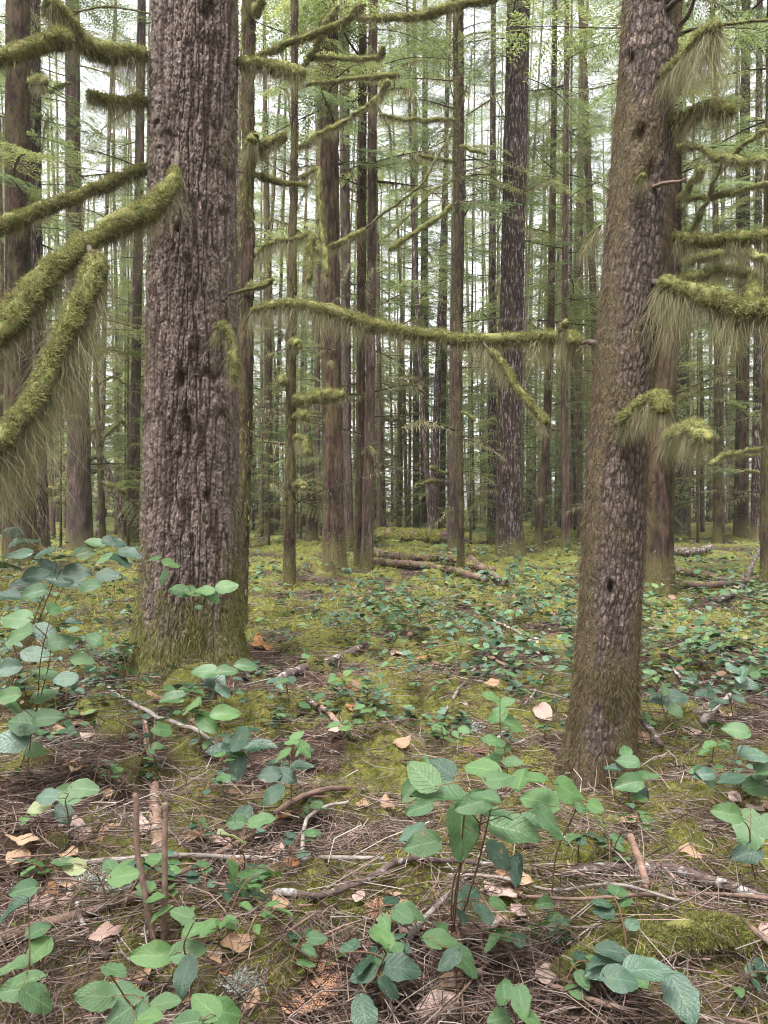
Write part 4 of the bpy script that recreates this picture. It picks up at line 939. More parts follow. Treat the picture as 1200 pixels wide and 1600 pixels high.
glog([(990, 1130), (1010, 1150), (1035, 1180)], 10, 8, STICK_DARK, 'dark stub leaning at the foot of the leaning spruce', 0.06)
glog([(480, 1100), (510, 1120), (530, 1140), (555, 1165)], 9, 8, STICK_ROT, 'peeled pinkish stick in the mossy gap', 0.04)
glog([(860, 1560), (900, 1575), (960, 1595), (1000, 1612)], 9, 9, STICK_BROWN, 'smooth purple-brown stick below the mossy log', 0.04)
glog([(120, 1430), (128, 1460), (150, 1500), (170, 1518)], 8, 9, STICK_DARK, 'crooked lichen-covered twig over the smooth brown stick', 0.05)
glog([(770, 980), (810, 1000), (842, 1030)], 5, 4, STICK_PALE, 'thin pale stick among bluish salal', 0.08)
glog([(640, 1000), (690, 985), (740, 990)], 7, 5, STICK_ROT, 'rusty stick lying in the salal beyond the mossy rise', 0.06)
glog([(1035, 1040), (1080, 1060), (1150, 1065)], 6, 5, STICK_DARK, 'dark stick under salal beside the forked grey branch', 0.05)
glog([(700, 1395), (780, 1400), (860, 1420), (960, 1412), (1060, 1440)], 5, 4, STICK_PALE, 'thin pale bent stick crossing beneath the lichen-spotted branch', 0.07)
glog([(820, 1440), (900, 1446), (1000, 1440), (1100, 1436), (1200, 1445)], 5, 7, STICK_BROWN, 'straight thin brown stick above the mossy log', 0.09)
# two cut stems standing upright
for px, lab in (([(240, 1482), (228, 1400), (215, 1320), (209, 1240)], 'taller upright cut brown stem with a slight bend'), ([(254, 1478), (257, 1400), (257, 1330), (258, 1255)], 'straight upright cut brown stem beside the bent one')):
    b = ground_px(*px[0]); log('cut_stem', [b - Vector((0, 0, 0.05))] + [U(x, y, b.y + 0.02 * i) for i, (x, y) in enumerate(px)], 5.2 / F * b.y, 4.2 / F * b.y, STICK_BROWN, lab, 'stem', seed=int(px[0][0]))
# loose twigs that can be told apart
trng = np.random.default_rng(61)
TW = []
for k in range(8):
    n = 9; t = np.linspace(-0.5, 0.5, n); A = Acc()
    P = np.stack([t, 0.10 * np.sin(t * 5 + k) * trng.normal(), 0.04 * np.cos(t * 4 + k)], 1)
    V, Q, T = tube(P, np.linspace(0.011, 0.005, n), 6, 0.2, k); A.add(V, Q, T, np.array([.2, .15, .12]))
    for j in range(3):
        i = trng.integers(2, 7); d = np.array([0.8, trng.choice([-1, 1]) * 0.6, trng.uniform(-.1, .3)]) * trng.uniform(.12, .28)
        V, Q, T = tube(P[i] + d * np.linspace(0, 1, 4)[:, None], np.linspace(0.006, 0.003, 4), 5); A.add(V, Q, T, np.array([.2, .15, .12]))
    TW.append(A)
TWM = {}
tw_l = {0: ('reddish brown forked twig lying on the litter', STICK_BROWN), 1: ('pale bleached forked twig lying on the litter', STICK_PALE), 2: ('dark lichen-flecked forked twig lying on the litter', STICK_DARK)}
for k in range(110):
    c = int(trng.choice(3, p=[.5, .2, .3])); v = int(trng.integers(8))
    if (c, v) not in TWM: m = TW[v].mesh('twig'); m.materials.append(tw_l[c][1]); TWM[c, v] = m
    tx, ty = trng.uniform(-20, 1220), (trng.uniform(1060, 1610) if k < 84 else trng.uniform(930, 1060)); p = ground_px(tx, ty); pl = ' ' + near_place(tx, ty)
    o = new_obj('twig', TWM[c, v]); s = trng.uniform(0.18, 0.6); o.scale = (s, s, s * 0.9); o.location = p + Vector((0, 0, 0.025)); o.rotation_euler = (trng.normal() * .25, trng.normal() * 0.14, trng.uniform(0, 6.28))
    tag(o, tw_l[c][0].replace(' lying on the litter', '') + pl, 'twig', ['reddish', 'bleached', 'dark'][c] + ' twigs' + pl)

# ------------------------------------------------------------------ litter, moss carpet (uncountable)
def frustum_pts(n, y0, y1, rng, pw=1.0, margin=0.06):
    u = rng.random(n); y = (y0 ** (1 - pw) + u * (y1 ** (1 - pw) - y0 ** (1 - pw))) ** (1 / (1 - pw)) if pw != 1 else y0 * (y1 / y0) ** u
    x = rng.uniform(-0.5 - margin, 0.5 + margin, n) * y; return x, y
def ground_z(x, y): return gz(x, y) + (fbm(p2(x, y, 14), 3, 31) - 0.5) * 0.05 * (np.hypot(x, y) < 14) + mossmask(x, y) * (0.02 + (fbm(p2(x, y, 6), 3, 77) - 0.38).clip(0) * 0.26)
rng = np.random.default_rng(31)
def sticks_stuff(n, y0, y1, l0, l1, r0, r1, cols, lift, name, label):
    x, y = frustum_pts(n, y0, y1, rng); z = ground_z(x, y) + rng.uniform(0.0, lift, n)
    a = rng.uniform(0, 6.28, n); L = rng.uniform(l0, l1, n) ** 1.0; pit = rng.normal(size=n) * 0.12
    d = np.stack([np.cos(a), np.sin(a), pit], 1); sd = np.stack([-np.sin(a), np.cos(a), np.zeros(n)], 1); bend = rng.normal(size=(n, 1)) * 0.12
    R = rng.uniform(r0, r1, n) * (0.6 + 0.4 * y / y0 * 0.5)
    m = 3; V = np.zeros((n, m, 3, 3)); c0 = np.stack([x, y, z], 1)
    for k, t in enumerate(np.linspace(-0.5, 0.5, m)):
        c = c0 + d * (L * t)[:, None] + sd * bend * (L * (0.25 - t * t) * 4)[:, None] * 1.0 + np.array([0, 0, 1]) * (rng.normal(size=(n, 1)) * 0.006)
        for j in range(3):
            an = j * 2.094
            V[:, k, j] = c + (sd * math.cos(an) + np.array([0, 0, 1]) * math.sin(an)) * (R * (1.1 - 0.4 * k / m))[:, None]
    b = (np.arange(n) * m * 3)[:, None, None]; kk = (np.arange(m - 1) * 3)[None, :, None]; j = np.arange(3)[None, None, :]; j2 = (j + 1) % 3
    Q = np.stack([b + kk + j, b + kk + j2, b + kk + 3 + j2, b + kk + 3 + j], -1).reshape(-1, 4)
    ci = rng.integers(0, len(cols), n); C = np.array(cols)[ci] * rng.uniform(0.6, 1.4, (n, 1))
    me = make_mesh(name, V.reshape(-1, 3), Q, col=np.repeat(C, m * 3, 0)); o = new_obj(name, me, TWIGC, kind='stuff'); o['label'] = label
TC = [(0.15, 0.095, 0.080), (0.10, 0.064, 0.054), (0.22, 0.155, 0.135), (0.30, 0.255, 0.225), (0.05, 0.034, 0.029), (0.14, 0.10, 0.085), (0.09, 0.062, 0.052), (0.18, 0.14, 0.115)]
sticks_stuff(20000, 1.7, 17, 0.05, 0.36, 0.0009, 0.0030, TC, 0.075, 'twig_litter', 'fine dead twigs strewn thickly over the forest floor')
n = 34000; x, y = frustum_pts(n, 1.7, 10, rng); a = rng.uniform(0, 6.28, n)
V, Q, T, C = strands(np.stack([x, y, ground_z(x, y) + rng.uniform(0, 0.03, n)], 1), np.stack([np.cos(a), np.sin(a), rng.normal(size=n) * .3], 1), rng.uniform(.02, .07, n), 0.0022 + 0.0004 * y, 0.0, 1, np.array([(0.24, 0.14, 0.085), (0.15, 0.09, 0.06), (0.32, 0.20, 0.13), (0.09, 0.055, 0.04)])[rng.integers(0, 4, n)] * rng.uniform(.6, 1.3, (n, 1)), rng)
o = new_obj('needle_litter', make_mesh('needle_litter', V, Q, T, C), TWIGC, kind='stuff'); o['label'] = 'fallen brown needles and bark crumbs'
# arching fine dead stems
n = 6000; x, y = frustum_pts(n, 1.9, 14, rng); z = ground_z(x, y)
a = rng.uniform(0, 6.28, n); d = np.stack([np.cos(a), np.sin(a), rng.uniform(0.1, 1.4, n)], 1)
V, Q, T, C = strands(np.stack([x, y, z], 1), d, rng.uniform(0.08, 0.42, n), 0.0030 + 0.0005 * y, 0.26, 4, vary((0.15, 0.11, 0.088), n, rng, .5), rng, 0.12)
o = new_obj('dead_stems', make_mesh('dead_stems', V, Q, T, C), TWIGC, kind='stuff'); o['label'] = 'fine bent dead stems rising out of the litter'
# moss carpet
def carpet(n, y0, y1, l0, l1, w0, seg, name, label, thr=0.85):
    x, y = frustum_pts(n, y0, y1, rng); m = mossmask(x, y); k = m > thr * rng.random(n) + 0.08; x, y = x[k], y[k]; n = len(x)
    z = ground_z(x, y); d = rng.normal(size=(n, 3)) * 0.55 + np.array([0, 0, 0.75])
    cl = fbm(p2(x, y, 7.0), 3, 55); tint = fbm(p2(x, y, 2.3), 3, 66)[:, None]
    base = np.array(MC_GND) * (1 - tint) * 1.45 + np.array((0.135, 0.155, 0.030)) * tint * 1.1
    C = base * rng.uniform(0.55, 1.35, (n, 1)) * (1 + rng.normal(size=(n, 3)) * 0.06)
    A = Acc(); A.add(*strands(np.stack([x, y, z - 0.004], 1), d, rng.uniform(l0, l1, n) * (0.5 + cl), w0 * (0.55 + 0.2 * y / y0), 0.15, seg, np.clip(C, .01, .9), rng, 0.25))
    o = new_obj(name, A.mesh(name), MOSS, kind='stuff'); o['label'] = label
carpet(165000, 1.7, 10, 0.016, 0.045, 0.0042, 2, 'moss_carpet', 'bright yellow-green moss growing in cushions over the ground')

carpet(50000, 9, 45, 0.06, 0.14, 0.026, 1, 'far_moss', 'yellow-green moss carpet spreading under the crowded trunks')

# ------------------------------------------------------------------ leaves
def leaf_mesh(seed, cup=0.12, droop=0.18, wide=0.34, wav=0.02, nu=11, nv=6, tip=1.0):
    rng = np.random.default_rng(seed)
    u = np.linspace(0, 1, nu); v = np.linspace(-1, 1, nv + 1)
    wd = wide * np.sin(np.pi * np.clip(u, 0, 1) ** 0.80) ** 0.62 * (1 - 0.22 * u * tip)
    wd = wd * (1 + rng.normal(size=nu) * 0.035)
    wd[0] = 0.02; wd[-1] = 0.004
    Uu, Vv = np.meshgrid(u, v, indexing='ij'); Wd = wd[:, None]
    X = Uu - 0.05 * (np.abs(Vv) ** 1.5) * (Uu < 0.25) * (1 - Uu * 4) * 2
    Y = Vv * Wd
    Z = cup * np.abs(Vv) ** 1.3 * (Wd / wide) * 0.8 - droop * Uu ** 2 + wav * np.sin(Uu * 9 + seed) * np.abs(Vv) + wav * rng.normal(size=Uu.shape) * 0.35
    i = np.arange(nu - 1)[:, None] * (nv + 1) + np.arange(nv)[None, :]
    Q = np.stack([i, i + nv + 1, i + nv + 2, i + 1], -1).reshape(-1, 4)
    return make_mesh('leaf', np.stack([X, Y, Z], -1).reshape(-1, 3), Q, uv=np.stack([Uu, Vv], -1).reshape(-1, 2))
LM = {}
def leaf_data(kind, var, dead=False):
    k = (kind, var, dead)
    if k not in LM:
        r = np.random.default_rng(500 + var)
        m = leaf_mesh(var + (50 if dead else 0), cup=r.uniform(-0.02, 0.16) if not dead else r.uniform(-0.2, 0.28), droop=r.uniform(0.05, 0.28) if not dead else r.uniform(-0.25, 0.3), wide=r.uniform(0.34, 0.43), wav=0.034 if not dead else 0.06)
        m.materials.append((DEAD if dead else LEAF)[kind]); LM[k] = m
    return LM[k]
def place_leaf(root, p, tipdir, normal, size, kind, var, dead=False, name='leaf'):
    t = tipdir.normalized(); n = (normal - t * normal.dot(t)).normalized(); s = n.cross(t)
    o = new_obj(name, leaf_data(kind, var, dead), None, root)
    M = Matrix((t, s, n)).transposed() @ Matrix.Diagonal((size, size, size))
    o.matrix_local = Matrix.Translation(p) @ M.to_4x4()
    return o
prng = np.random.default_rng(88)
def stem_tubes(A, P, r0, r1, n=5):
    V, Q, T = tube(P, np.linspace(r0, r1, len(P)), n); A.add(V, Q, T, np.array([.15, .09, .06]))
# plants seen leaf by leaf: base pixel, distance shift, leaves (x, y, size, screen angle of the tip, colour)
HAND = [
 ('glossy dark salal arching high beside the drooping moss', (-30, 1180), -0.45, [(40, 846, 46, 75, 1), (28, 864, 42, 170, 3), (12, 884, 44, 190, 3), (180, 846, 36, 25, 1), (204, 864, 36, -20, 1), (186, 874, 44, -55, 1), (148, 848, 32, 150, 0), (122, 893, 40, 5, 1), (142, 914, 40, -15, 0), (170, 898, 34, 0, 1), (133, 864, 32, 30, 0), (60, 898, 44, 15, 1), (82, 884, 40, -25, 1), (100, 870, 36, 35, 1), (30, 912, 42, 150, 1), (92, 906, 40, 170, 1), (112, 912, 38, -30, 3), (10, 930, 40, 180, 1), (50, 926, 42, 200, 0), (70, 862, 36, 60, 1), (160, 872, 34, 170, 0), (20, 830, 40, 110, 1)]),
 ('broad pale green salal leaves below the arching dark salal', (30, 1200), -0.35, [(22, 966, 54, 165, 0), (24, 992, 58, 172, 0), (70, 988, 42, -35, 3), (8, 1045, 42, 200, 3), (58, 1022, 44, -10, 3), (95, 1002, 40, 20, 0), (34, 1066, 44, 170, 0), (72, 1052, 40, -40, 0), (112, 972, 36, 15, 1), (130, 1030, 34, 10, 0), (100, 1060, 36, 190, 3), (86, 950, 36, 60, 0), (150, 1000, 30, -20, 0), (10, 1088, 44, 180, 0)]),
 ('pale-leaved salal sprig held in front of the massive fir trunk', (320, 1085), -0.3, [(255, 903, 24, -80, 2), (268, 880, 28, 10, 2), (281, 922, 34, 175, 2), (300, 924, 28, -20, 2), (319, 922, 30, 160, 2), (332, 932, 30, -40, 2), (356, 916, 34, 15, 2), (309, 950, 20, -60, 0), (240, 872, 22, 180, 2)]),
 ('large bright green salal with broad spreading leaves, the fullest plant', (705, 1470), -0.35, [(661, 1212, 62, 120, 0), (640, 1236, 40, 230, 0), (690, 1240, 86, 165, 0), (722, 1300, 84, 250, 0), (654, 1262, 44, 200, 0), (660, 1318, 56, 200, 0), (706, 1276, 56, 200, 3), (752, 1200, 54, 150, 2), (781, 1216, 50, 30, 0), (840, 1250, 60, 150, 2), (806, 1296, 80, -25, 0), (840, 1216, 46, 60, 2), (812, 1220, 44, 100, 2), (862, 1286, 66, -35, 0), (836, 1284, 58, 20, 0), (757, 1244, 46, 120, 0), (784, 1338, 56, -30, 1), (806, 1360, 46, -70, 1), (770, 1270, 60, 60, 0), (740, 1255, 60, 200, 0), (690, 1200, 50, 130, 1), (640, 1300, 46, 230, 3)]),
 ('trailing salal shoot with oval leaves ending beside the leaning spruce', (860, 1420), -0.3, [(894, 1238, 62, -10, 2), (930, 1260, 30, -30, 2), (937, 1280, 36, -80, 2), (910, 1262, 26, 10, 0)]),
 ('low salal seedling with small round leaves below the fullest salal', (850, 1490), 0.0, [(851, 1412, 36, 190, 0), (870, 1440, 36, -20, 0), (840, 1458, 38, -80, 0)]),
 ('salal seedling with an upright pointed leaf beside the rusty cedar spray', (600, 1590), -0.1, [(599, 1462, 44, 85, 2), (594, 1510, 56, 70, 0), (629, 1512, 62, 0, 1), (571, 1590, 56, -85, 3), (566, 1522, 44, 190, 1), (610, 1545, 40, -30, 1)]),
 ('salal seedling with drooping leaves by the snapped stick end', (715, 1560), -0.1, [(691, 1468, 54, 10, 0), (725, 1500, 62, -70, 0), (700, 1500, 44, 230, 1)]),
 ('salal seedling with four small leaves between sticks and moss', (800, 1640), -0.1, [(787, 1548, 44, 120, 0), (814, 1566, 46, -60, 0), (780, 1592, 42, 200, 0), (830, 1590, 42, -30, 2)]),
 ('bluish waxy salal hanging over the mossy log', (985, 1590), -0.15, [(950, 1510, 74, 200, 3), (972, 1530, 60, 0, 3), (1015, 1512, 72, 0, 3), (1067, 1560, 72, -80, 3), (952, 1484, 46, 170, 1)]),
 ('salal sprig with a heart-shaped leaf above the mossy log', (1190, 1400), -0.2, [(1172, 1300, 64, -100, 0), (1136, 1270, 50, 170, 0), (1165, 1334, 50, 200, 1), (1205, 1290, 50, 20, 0)]),
 ('salal with mixed leaves at the sheet of moss past the leaning spruce', (1170, 1290), -0.1, [(1106, 1218, 52, -20, 0), (1187, 1228, 46, 10, 0), (1181, 1178, 52, 20, 3), (1140, 1215, 40, 170, 1), (1195, 1200, 40, 60, 0), (1150, 1140, 40, 160, 0), (1100, 1210, 36, 190, 3)]),
 ('small salal at the foot of the leaning spruce', (985, 1265), -0.1, [(981, 1189, 34, 150, 0), (960, 1200, 32, 180, 1), (982, 1224, 46, 200, 0), (999, 1232, 34, -50, 1), (1012, 1210, 40, -10, 0), (977, 1172, 28, 100, 0), (1000, 1246, 24, -20, 2)]),
 ('climbing salal stem with a ladder of light green leaves', (790, 1250), -0.1, [(769, 1088, 32, 160, 2), (791, 1096, 28, 0, 2), (776, 1118, 34, 200, 2), (802, 1132, 40, -20, 2), (769, 1156, 40, 210, 0), (802, 1190, 30, -20, 0), (769, 1184, 28, 160, 2), (786, 1170, 26, 40, 2)]),
 ('salal with bluish leaves behind the leaning spruce', (1060, 1150), 0.0, [(1020, 1082, 34, 150, 3), (1031, 1094, 30, -30, 3), (1061, 1088, 36, 0, 3), (1056, 1110, 28, -60, 0), (1040, 1078, 28, 60, 0)]),
 ('salal with shiny pale leaves beside the forked grey branch', (1160, 1110), 0.0, [(1159, 1054, 34, 100, 3), (1168, 1068, 32, -30, 3), (1106, 1082, 32, 180, 1), (1146, 1046, 26, 160, 3), (1180, 1050, 28, 20, 0)]),
 ('light green salal rosette below the massive fir', (320, 1190), -0.15, [(296, 1104, 44, 150, 2), (324, 1130, 42, -40, 2), (354, 1114, 44, 10, 2), (316, 1112, 36, 60, 2), (253, 1140, 32, 200, 2)]),
 ('dark glossy salal spilling over the hollow', (400, 1240), -0.1, [(369, 1156, 56, 170, 1), (405, 1166, 50, 0, 1), (371, 1198, 46, -100, 1), (341, 1172, 40, 200, 1), (390, 1140, 36, 70, 1)]),
 ('salal spray lying against the foot of the massive fir', (345, 1120), -0.1, [(337, 1064, 46, -70, 3), (300, 1078, 40, 200, 0), (356, 1048, 34, 20, 0), (386, 1040, 34, 0, 0), (268, 1090, 38, 210, 0), (319, 1048, 40, 170, 0), (350, 1080, 30, -80, 3)]),
 ('salal with small rounded leaves at the edge of the hollow', (455, 1270), -0.1, [(463, 1150, 24, 60, 2), (476, 1170, 32, -70, 2), (440, 1180, 32, 200, 2), (472, 1196, 36, -10, 1), (419, 1210, 36, 180, 1), (423, 1242, 44, 200, 1), (449, 1212, 34, -40, 1), (455, 1160, 24, 170, 2)]),
 ('salal with one pale bleached leaf over the twigs', (390, 1430), -0.15, [(366, 1305, 52, -90, 4), (367, 1284, 36, 170, 0), (407, 1280, 42, 20, 0), (380, 1272, 34, 60, 1), (407, 1370, 34, 80, 0), (382, 1388, 36, 200, 0), (405, 1398, 26, -70, 4), (364, 1364, 38, -100, 2)]),
 ('salal pair of grey-green leaves on the mossy hump', (110, 1310), -0.1, [(71, 1244, 38, 170, 3), (103, 1240, 46, 160, 0), (133, 1232, 44, 0, 0), (100, 1272, 36, -60, 1), (60, 1260, 34, 220, 4)]),
 ('broad salal leaves lying low beside the mossy hump', (40, 1230), -0.1, [(35, 1128, 56, 170, 0), (11, 1158, 56, 190, 3), (54, 1172, 36, -30, 2), (75, 1120, 44, 20, 0), (20, 1100, 44, 150, 0), (70, 1085, 40, 60, 0)]),
 ('salal seedling beside the bleached white stick', (170, 1440), -0.1, [(193, 1368, 46, 20, 2), (114, 1354, 38, 170, 4), (97, 1345, 34, 200, 0), (172, 1352, 30, 100, 0)]),
 ('salal shoot with paired upright leaves over the smooth brown stick', (62, 1530), -0.05, [(62, 1452, 38, 60, 0), (60, 1484, 46, 240, 2), (35, 1390, 40, 200, 0)]),
 ('salal with one dark leaf at the end of the smooth brown stick', (10, 1600), -0.15, [(13, 1425, 60, 250, 1), (19, 1510, 54, 200, 0), (22, 1546, 56, 190, 0), (60, 1562, 58, -10, 0), (45, 1530, 44, 60, 0)]),
 ('clump of salal below the upright cut stems', (200, 1650), -0.15, [(146, 1556, 58, 180, 0), (187, 1552, 58, 20, 0), (180, 1514, 42, 70, 0), (195, 1580, 64, 230, 0), (231, 1590, 46, -20, 2), (258, 1566, 48, 20, 0)]),
 ('leaning salal shoot beside the upright cut stems', (290, 1575), -0.1, [(236, 1492, 62, 180, 2), (287, 1430, 38, 150, 0), (303, 1452, 38, 60, 2), (296, 1486, 52, 20, 0), (287, 1526, 56, -80, 1)]),
 ('pair of fresh round salal leaves close to the rusty cedar spray', (325, 1660), -0.15, [(319, 1570, 56, 120, 2), (354, 1582, 60, 10, 2), (289, 1598, 46, 190, 0)]),
]
nleaf = 0
def hand_plant(label, base, dd, leaves):
    global nleaf
    b = ground_px(*base); D = b.y + dd
    root = thing('salal_plant', b, label, 'plant')
    rng = np.random.default_rng(int(base[0] * 7 + base[1])); A = Acc()
    # the leaves hang on shoots: sort from low to high and chain them
    L = []
    for x, y, sz, ang, kd in leaves:
        d = D + rng.uniform(-0.14, 0.14) * (1 if len(leaves) < 14 else 1.8); ctr = U(x, y, d)
        a = math.radians(ang)
        nrm = Vector((rng.normal() * 0.40, -0.60 + rng.normal() * 0.32, 0.80)).normalized()
        sdir_ = Vector((math.cos(a), 0, math.sin(a)))
        t = sdir_ - nrm * sdir_.dot(nrm)
        if t.length < 0.3: t = t + Vector((0.3, -0.3, 0))
        t.normalize(); s = sz / F * d * 1.03
        if t.z > 0.3: t.z *= 0.6
        p0 = ctr - t * s * 0.5
        L.append((p0, t, nrm, s, kd)); 
    top = sum((l[0] for l in L), Vector()) / len(L)
    nst = max(1, min(7, len(L) // 5))
    for k in range(nst):
        grp = L[k::nst]; grp = sorted(grp, key=lambda l: l[0].z)
        g = sum((l[0] for l in grp), Vector()) / len(grp); hi = grp[-1][0]
        P = resample([b - Vector((0, 0, 0.03)), b.lerp(g, 0.5) + Vector((rng.normal() * 0.02, 0.03, 0.0)), g + Vector((0, 0.02, -0.02)), hi + Vector((0, 0.01, -0.01))], 16)
        stem_tubes(A, P, 0.0038, 0.0018)
        for p0, t, nrm, s, kd in grp:
            q = Vector(min((tuple(v) for v in P[5:]), key=lambda v: (Vector(v) - p0).length + max(0, v[2] - p0.z) * 1.0))
            stem_tubes(A, resample([q, q.lerp(p0, 0.55) + Vector((0, 0, 0.012)), p0 + t * s * 0.03], 6), 0.0018, 0.0012, 4)
    new_obj('stem', A.mesh('stem', b), STEM, root)
    for p0, t, nrm, s, kd in L:
        place_leaf(root, p0 - b, t, nrm, s, kd, int(rng.integers(6))); nleaf += 1
for h in HAND: hand_plant(*h)

def plant_proto(seed, h, n, size, kinds):
    """one salal with zigzag shoots; returns (stem mesh, leaf list) in local space"""
    rng = np.random.default_rng(seed); A = Acc(); Ls = []
    ns = max(1, n // 4)
    for s in range(ns):
        a = rng.uniform(0, 6.28); le = rng.uniform(0.3, 0.9); hh = h * rng.uniform(0.6, 1.1)
        P = resample([(0, 0, -0.03), (math.cos(a) * le * hh * 0.3, math.sin(a) * le * hh * 0.3, hh * 0.5), (math.cos(a) * le * hh * 0.8, math.sin(a) * le * hh * 0.8, hh * 0.92), (math.cos(a) * le * hh * 1.4, math.sin(a) * le * hh * 1.4, hh)], 14)
        stem_tubes(A, P, 0.0035, 0.0015, 4)
        m = n // ns
        for k in range(m):
            i = int(5 + (8.0 * (k + 0.7)) / m); i = min(i, 13); sd = 1 if k % 2 else -1
            aa = a + sd * rng.uniform(0.6, 1.4) if k < m - 1 else a
            t = Vector((math.cos(aa), math.sin(aa), rng.uniform(-0.35, 0.25))).normalized()
            nr = Vector((rng.normal() * 0.3, rng.normal() * 0.3 - 0.15, 1)).normalized(); sz = size * rng.uniform(0.65, 1.2)
            p = Vector(P[i]) + t * 0.02; stem_tubes(A, np.array([P[i], P[i] + np.array(t) * 0.012 + [0, 0, 0.003], np.array(p) + np.array(t) * 0.004]), 0.0015, 0.001, 3)
            Ls.append((p, t, nr, sz, int(rng.choice(kinds)), int(rng.integers(6))))
    m = A.mesh('stem'); m.materials.append(STEM); return m, Ls
SIZ = {'low': [plant_proto(700 + k, 0.15, 6, 0.072, [0, 0, 1, 3, 2]) for k in range(4)], 'bushy': [plant_proto(720 + k, 0.34, 11, 0.082, [0, 0, 1, 1, 3]) for k in range(4)],
       'bluish': [plant_proto(740 + k, 0.30, 10, 0.080, [3, 3, 1, 0]) for k in range(4)], 'fresh': [plant_proto(760 + k, 0.20, 6, 0.068, [2, 2, 0]) for k in range(3)]}
LAB = {'low': ('low salal seedling with a few green leaves', 'low salal seedlings'), 'bushy': ('bushy salal with dark green leaves', 'bushy salals'), 'bluish': ('salal with waxy bluish leaves', 'waxy bluish salals'), 'fresh': ('small salal with fresh light green leaves', 'small fresh salals')}
ZONES = [((0, 205, 905, 1120), 44, [('bushy', .5), ('bluish', .35), ('low', .15)]), ((420, 720, 945, 1035), 30, [('bluish', .5), ('bushy', .3), ('fresh', .2)]), ((690, 905, 900, 1030), 40, [('bluish', .7), ('bushy', .3)]), ((1000, 1200, 950, 1100), 24, [('bluish', .4), ('low', .3), ('fresh', .3)]),
         ((400, 900, 1040, 1200), 20, [('low', .6), ('fresh', .4)]), ((0, 480, 1180, 1500), 20, [('low', .8), ('fresh', .2)]), ((560, 1200, 1300, 1580), 9, [('low', .7), ('fresh', .3)]), ((0, 380, 860, 960), 12, [('bushy', .5), ('bluish', .5)]), ((400, 560, 905, 960), 10, [('bluish', .5), ('fresh', .5)]), ((0, 400, 1090, 1250), 11, [('low', .5), ('bushy', .5)]), ((400, 720, 1040, 1250), 12, [('low', .5), ('fresh', .3), ('bluish', .2)]), ((990, 1200, 1040, 1300), 14, [('low', .4), ('bluish', .4), ('fresh', .2)]), ((380, 1200, 1480, 1590), 6, [('low', 1.0)])]
for (x0, x1, y0, y1), n, mixk in ZONES:
    for k in range(n):
        kind = mixk[int(prng.choice(len(mixk), p=[m[1] for m in mixk]))][0]
        stem, Ls = SIZ[kind][int(prng.integers(len(SIZ[kind])))]
        bx, by = prng.uniform(x0, x1), prng.uniform(y0, y1); b = ground_px(bx, by); pl = ' ' + near_place(bx, by)
        if math.hypot(b.x - B1.x, b.y - B1.y) < 0.55 or math.hypot(b.x - B2.x, b.y - B2.y) < 0.3: continue
        root = thing('salal_plant', b, LAB[kind][0] + pl, 'plant', LAB[kind][1] + pl); root.rotation_euler.z = prng.uniform(0, 6.28); s = prng.uniform(0.75, 1.25) * (1.0 + 0.03 * max(0, b.y - 6)); root.scale = (s, s, s)
        new_obj('stem', stem, None, root)
        for p, t, nr, sz, kd, var in Ls:
            place_leaf(root, p, t, nr, sz, kd, var)

# leafy ground cover further off (uncountable)
n = 40000; x, y = frustum_pts(n, 5.0, 46, rng); dn = fbm(p2(x, y, 0.75), 3, 91); k = (dn > 0.46 + 0.05 * rng.normal(size=n) + 0.10 * sstep(14, 30, y)) & (rng.random(n) < 0.72); x, y = x[k], y[k]; n = len(x)
c0 = np.stack([x, y, gz(x, y) + rng.uniform(0.03, 0.55, n) ** 1.2 * sstep(0.42, 0.60, dn[k])], 1); a = rng.uniform(0, 6.28, n); sz = rng.uniform(0.035, 0.115, n) * (1 + 0.02 * y)
t = np.stack([np.cos(a), np.sin(a), rng.uniform(-.5, .2, n)], 1); sd = np.stack([-np.sin(a), np.cos(a), rng.normal(size=n) * .3], 1)
V = np.stack([c0, c0 + t * (sz * .35)[:, None] + sd * (sz * .34)[:, None], c0 + t * (sz * .75)[:, None] + sd * (sz * .26)[:, None], c0 + t * sz[:, None], c0 + t * (sz * .75)[:, None] - sd * (sz * .26)[:, None], c0 + t * (sz * .35)[:, None] - sd * (sz * .34)[:, None]], 1)
b = (np.arange(n) * 6)[:, None]; Q = np.vstack([np.hstack([b, b + 1, b + 2, b + 5]), np.hstack([b + 2, b + 3, b + 4, b + 5])])
cc = np.array([(0.06, 0.115, 0.055), (0.09, 0.14, 0.095), (0.12, 0.175, 0.07), (0.03, 0.07, 0.035), (0.20, 0.13, 0.09)])[rng.choice(5, n, p=[.3, .28, .2, .16, .06])] * rng.uniform(.6, 1.4, (n, 1))
LEAFY = mat_strand('ground_cover_leaf', 0.15, 0.35)
o = new_obj('ground_cover', make_mesh('ground_cover', V.reshape(-1, 3), Q, col=np.repeat(cc, 6, 0)), LEAFY, kind='stuff'); o['label'] = 'leafy salal ground cover under the trunks further off'

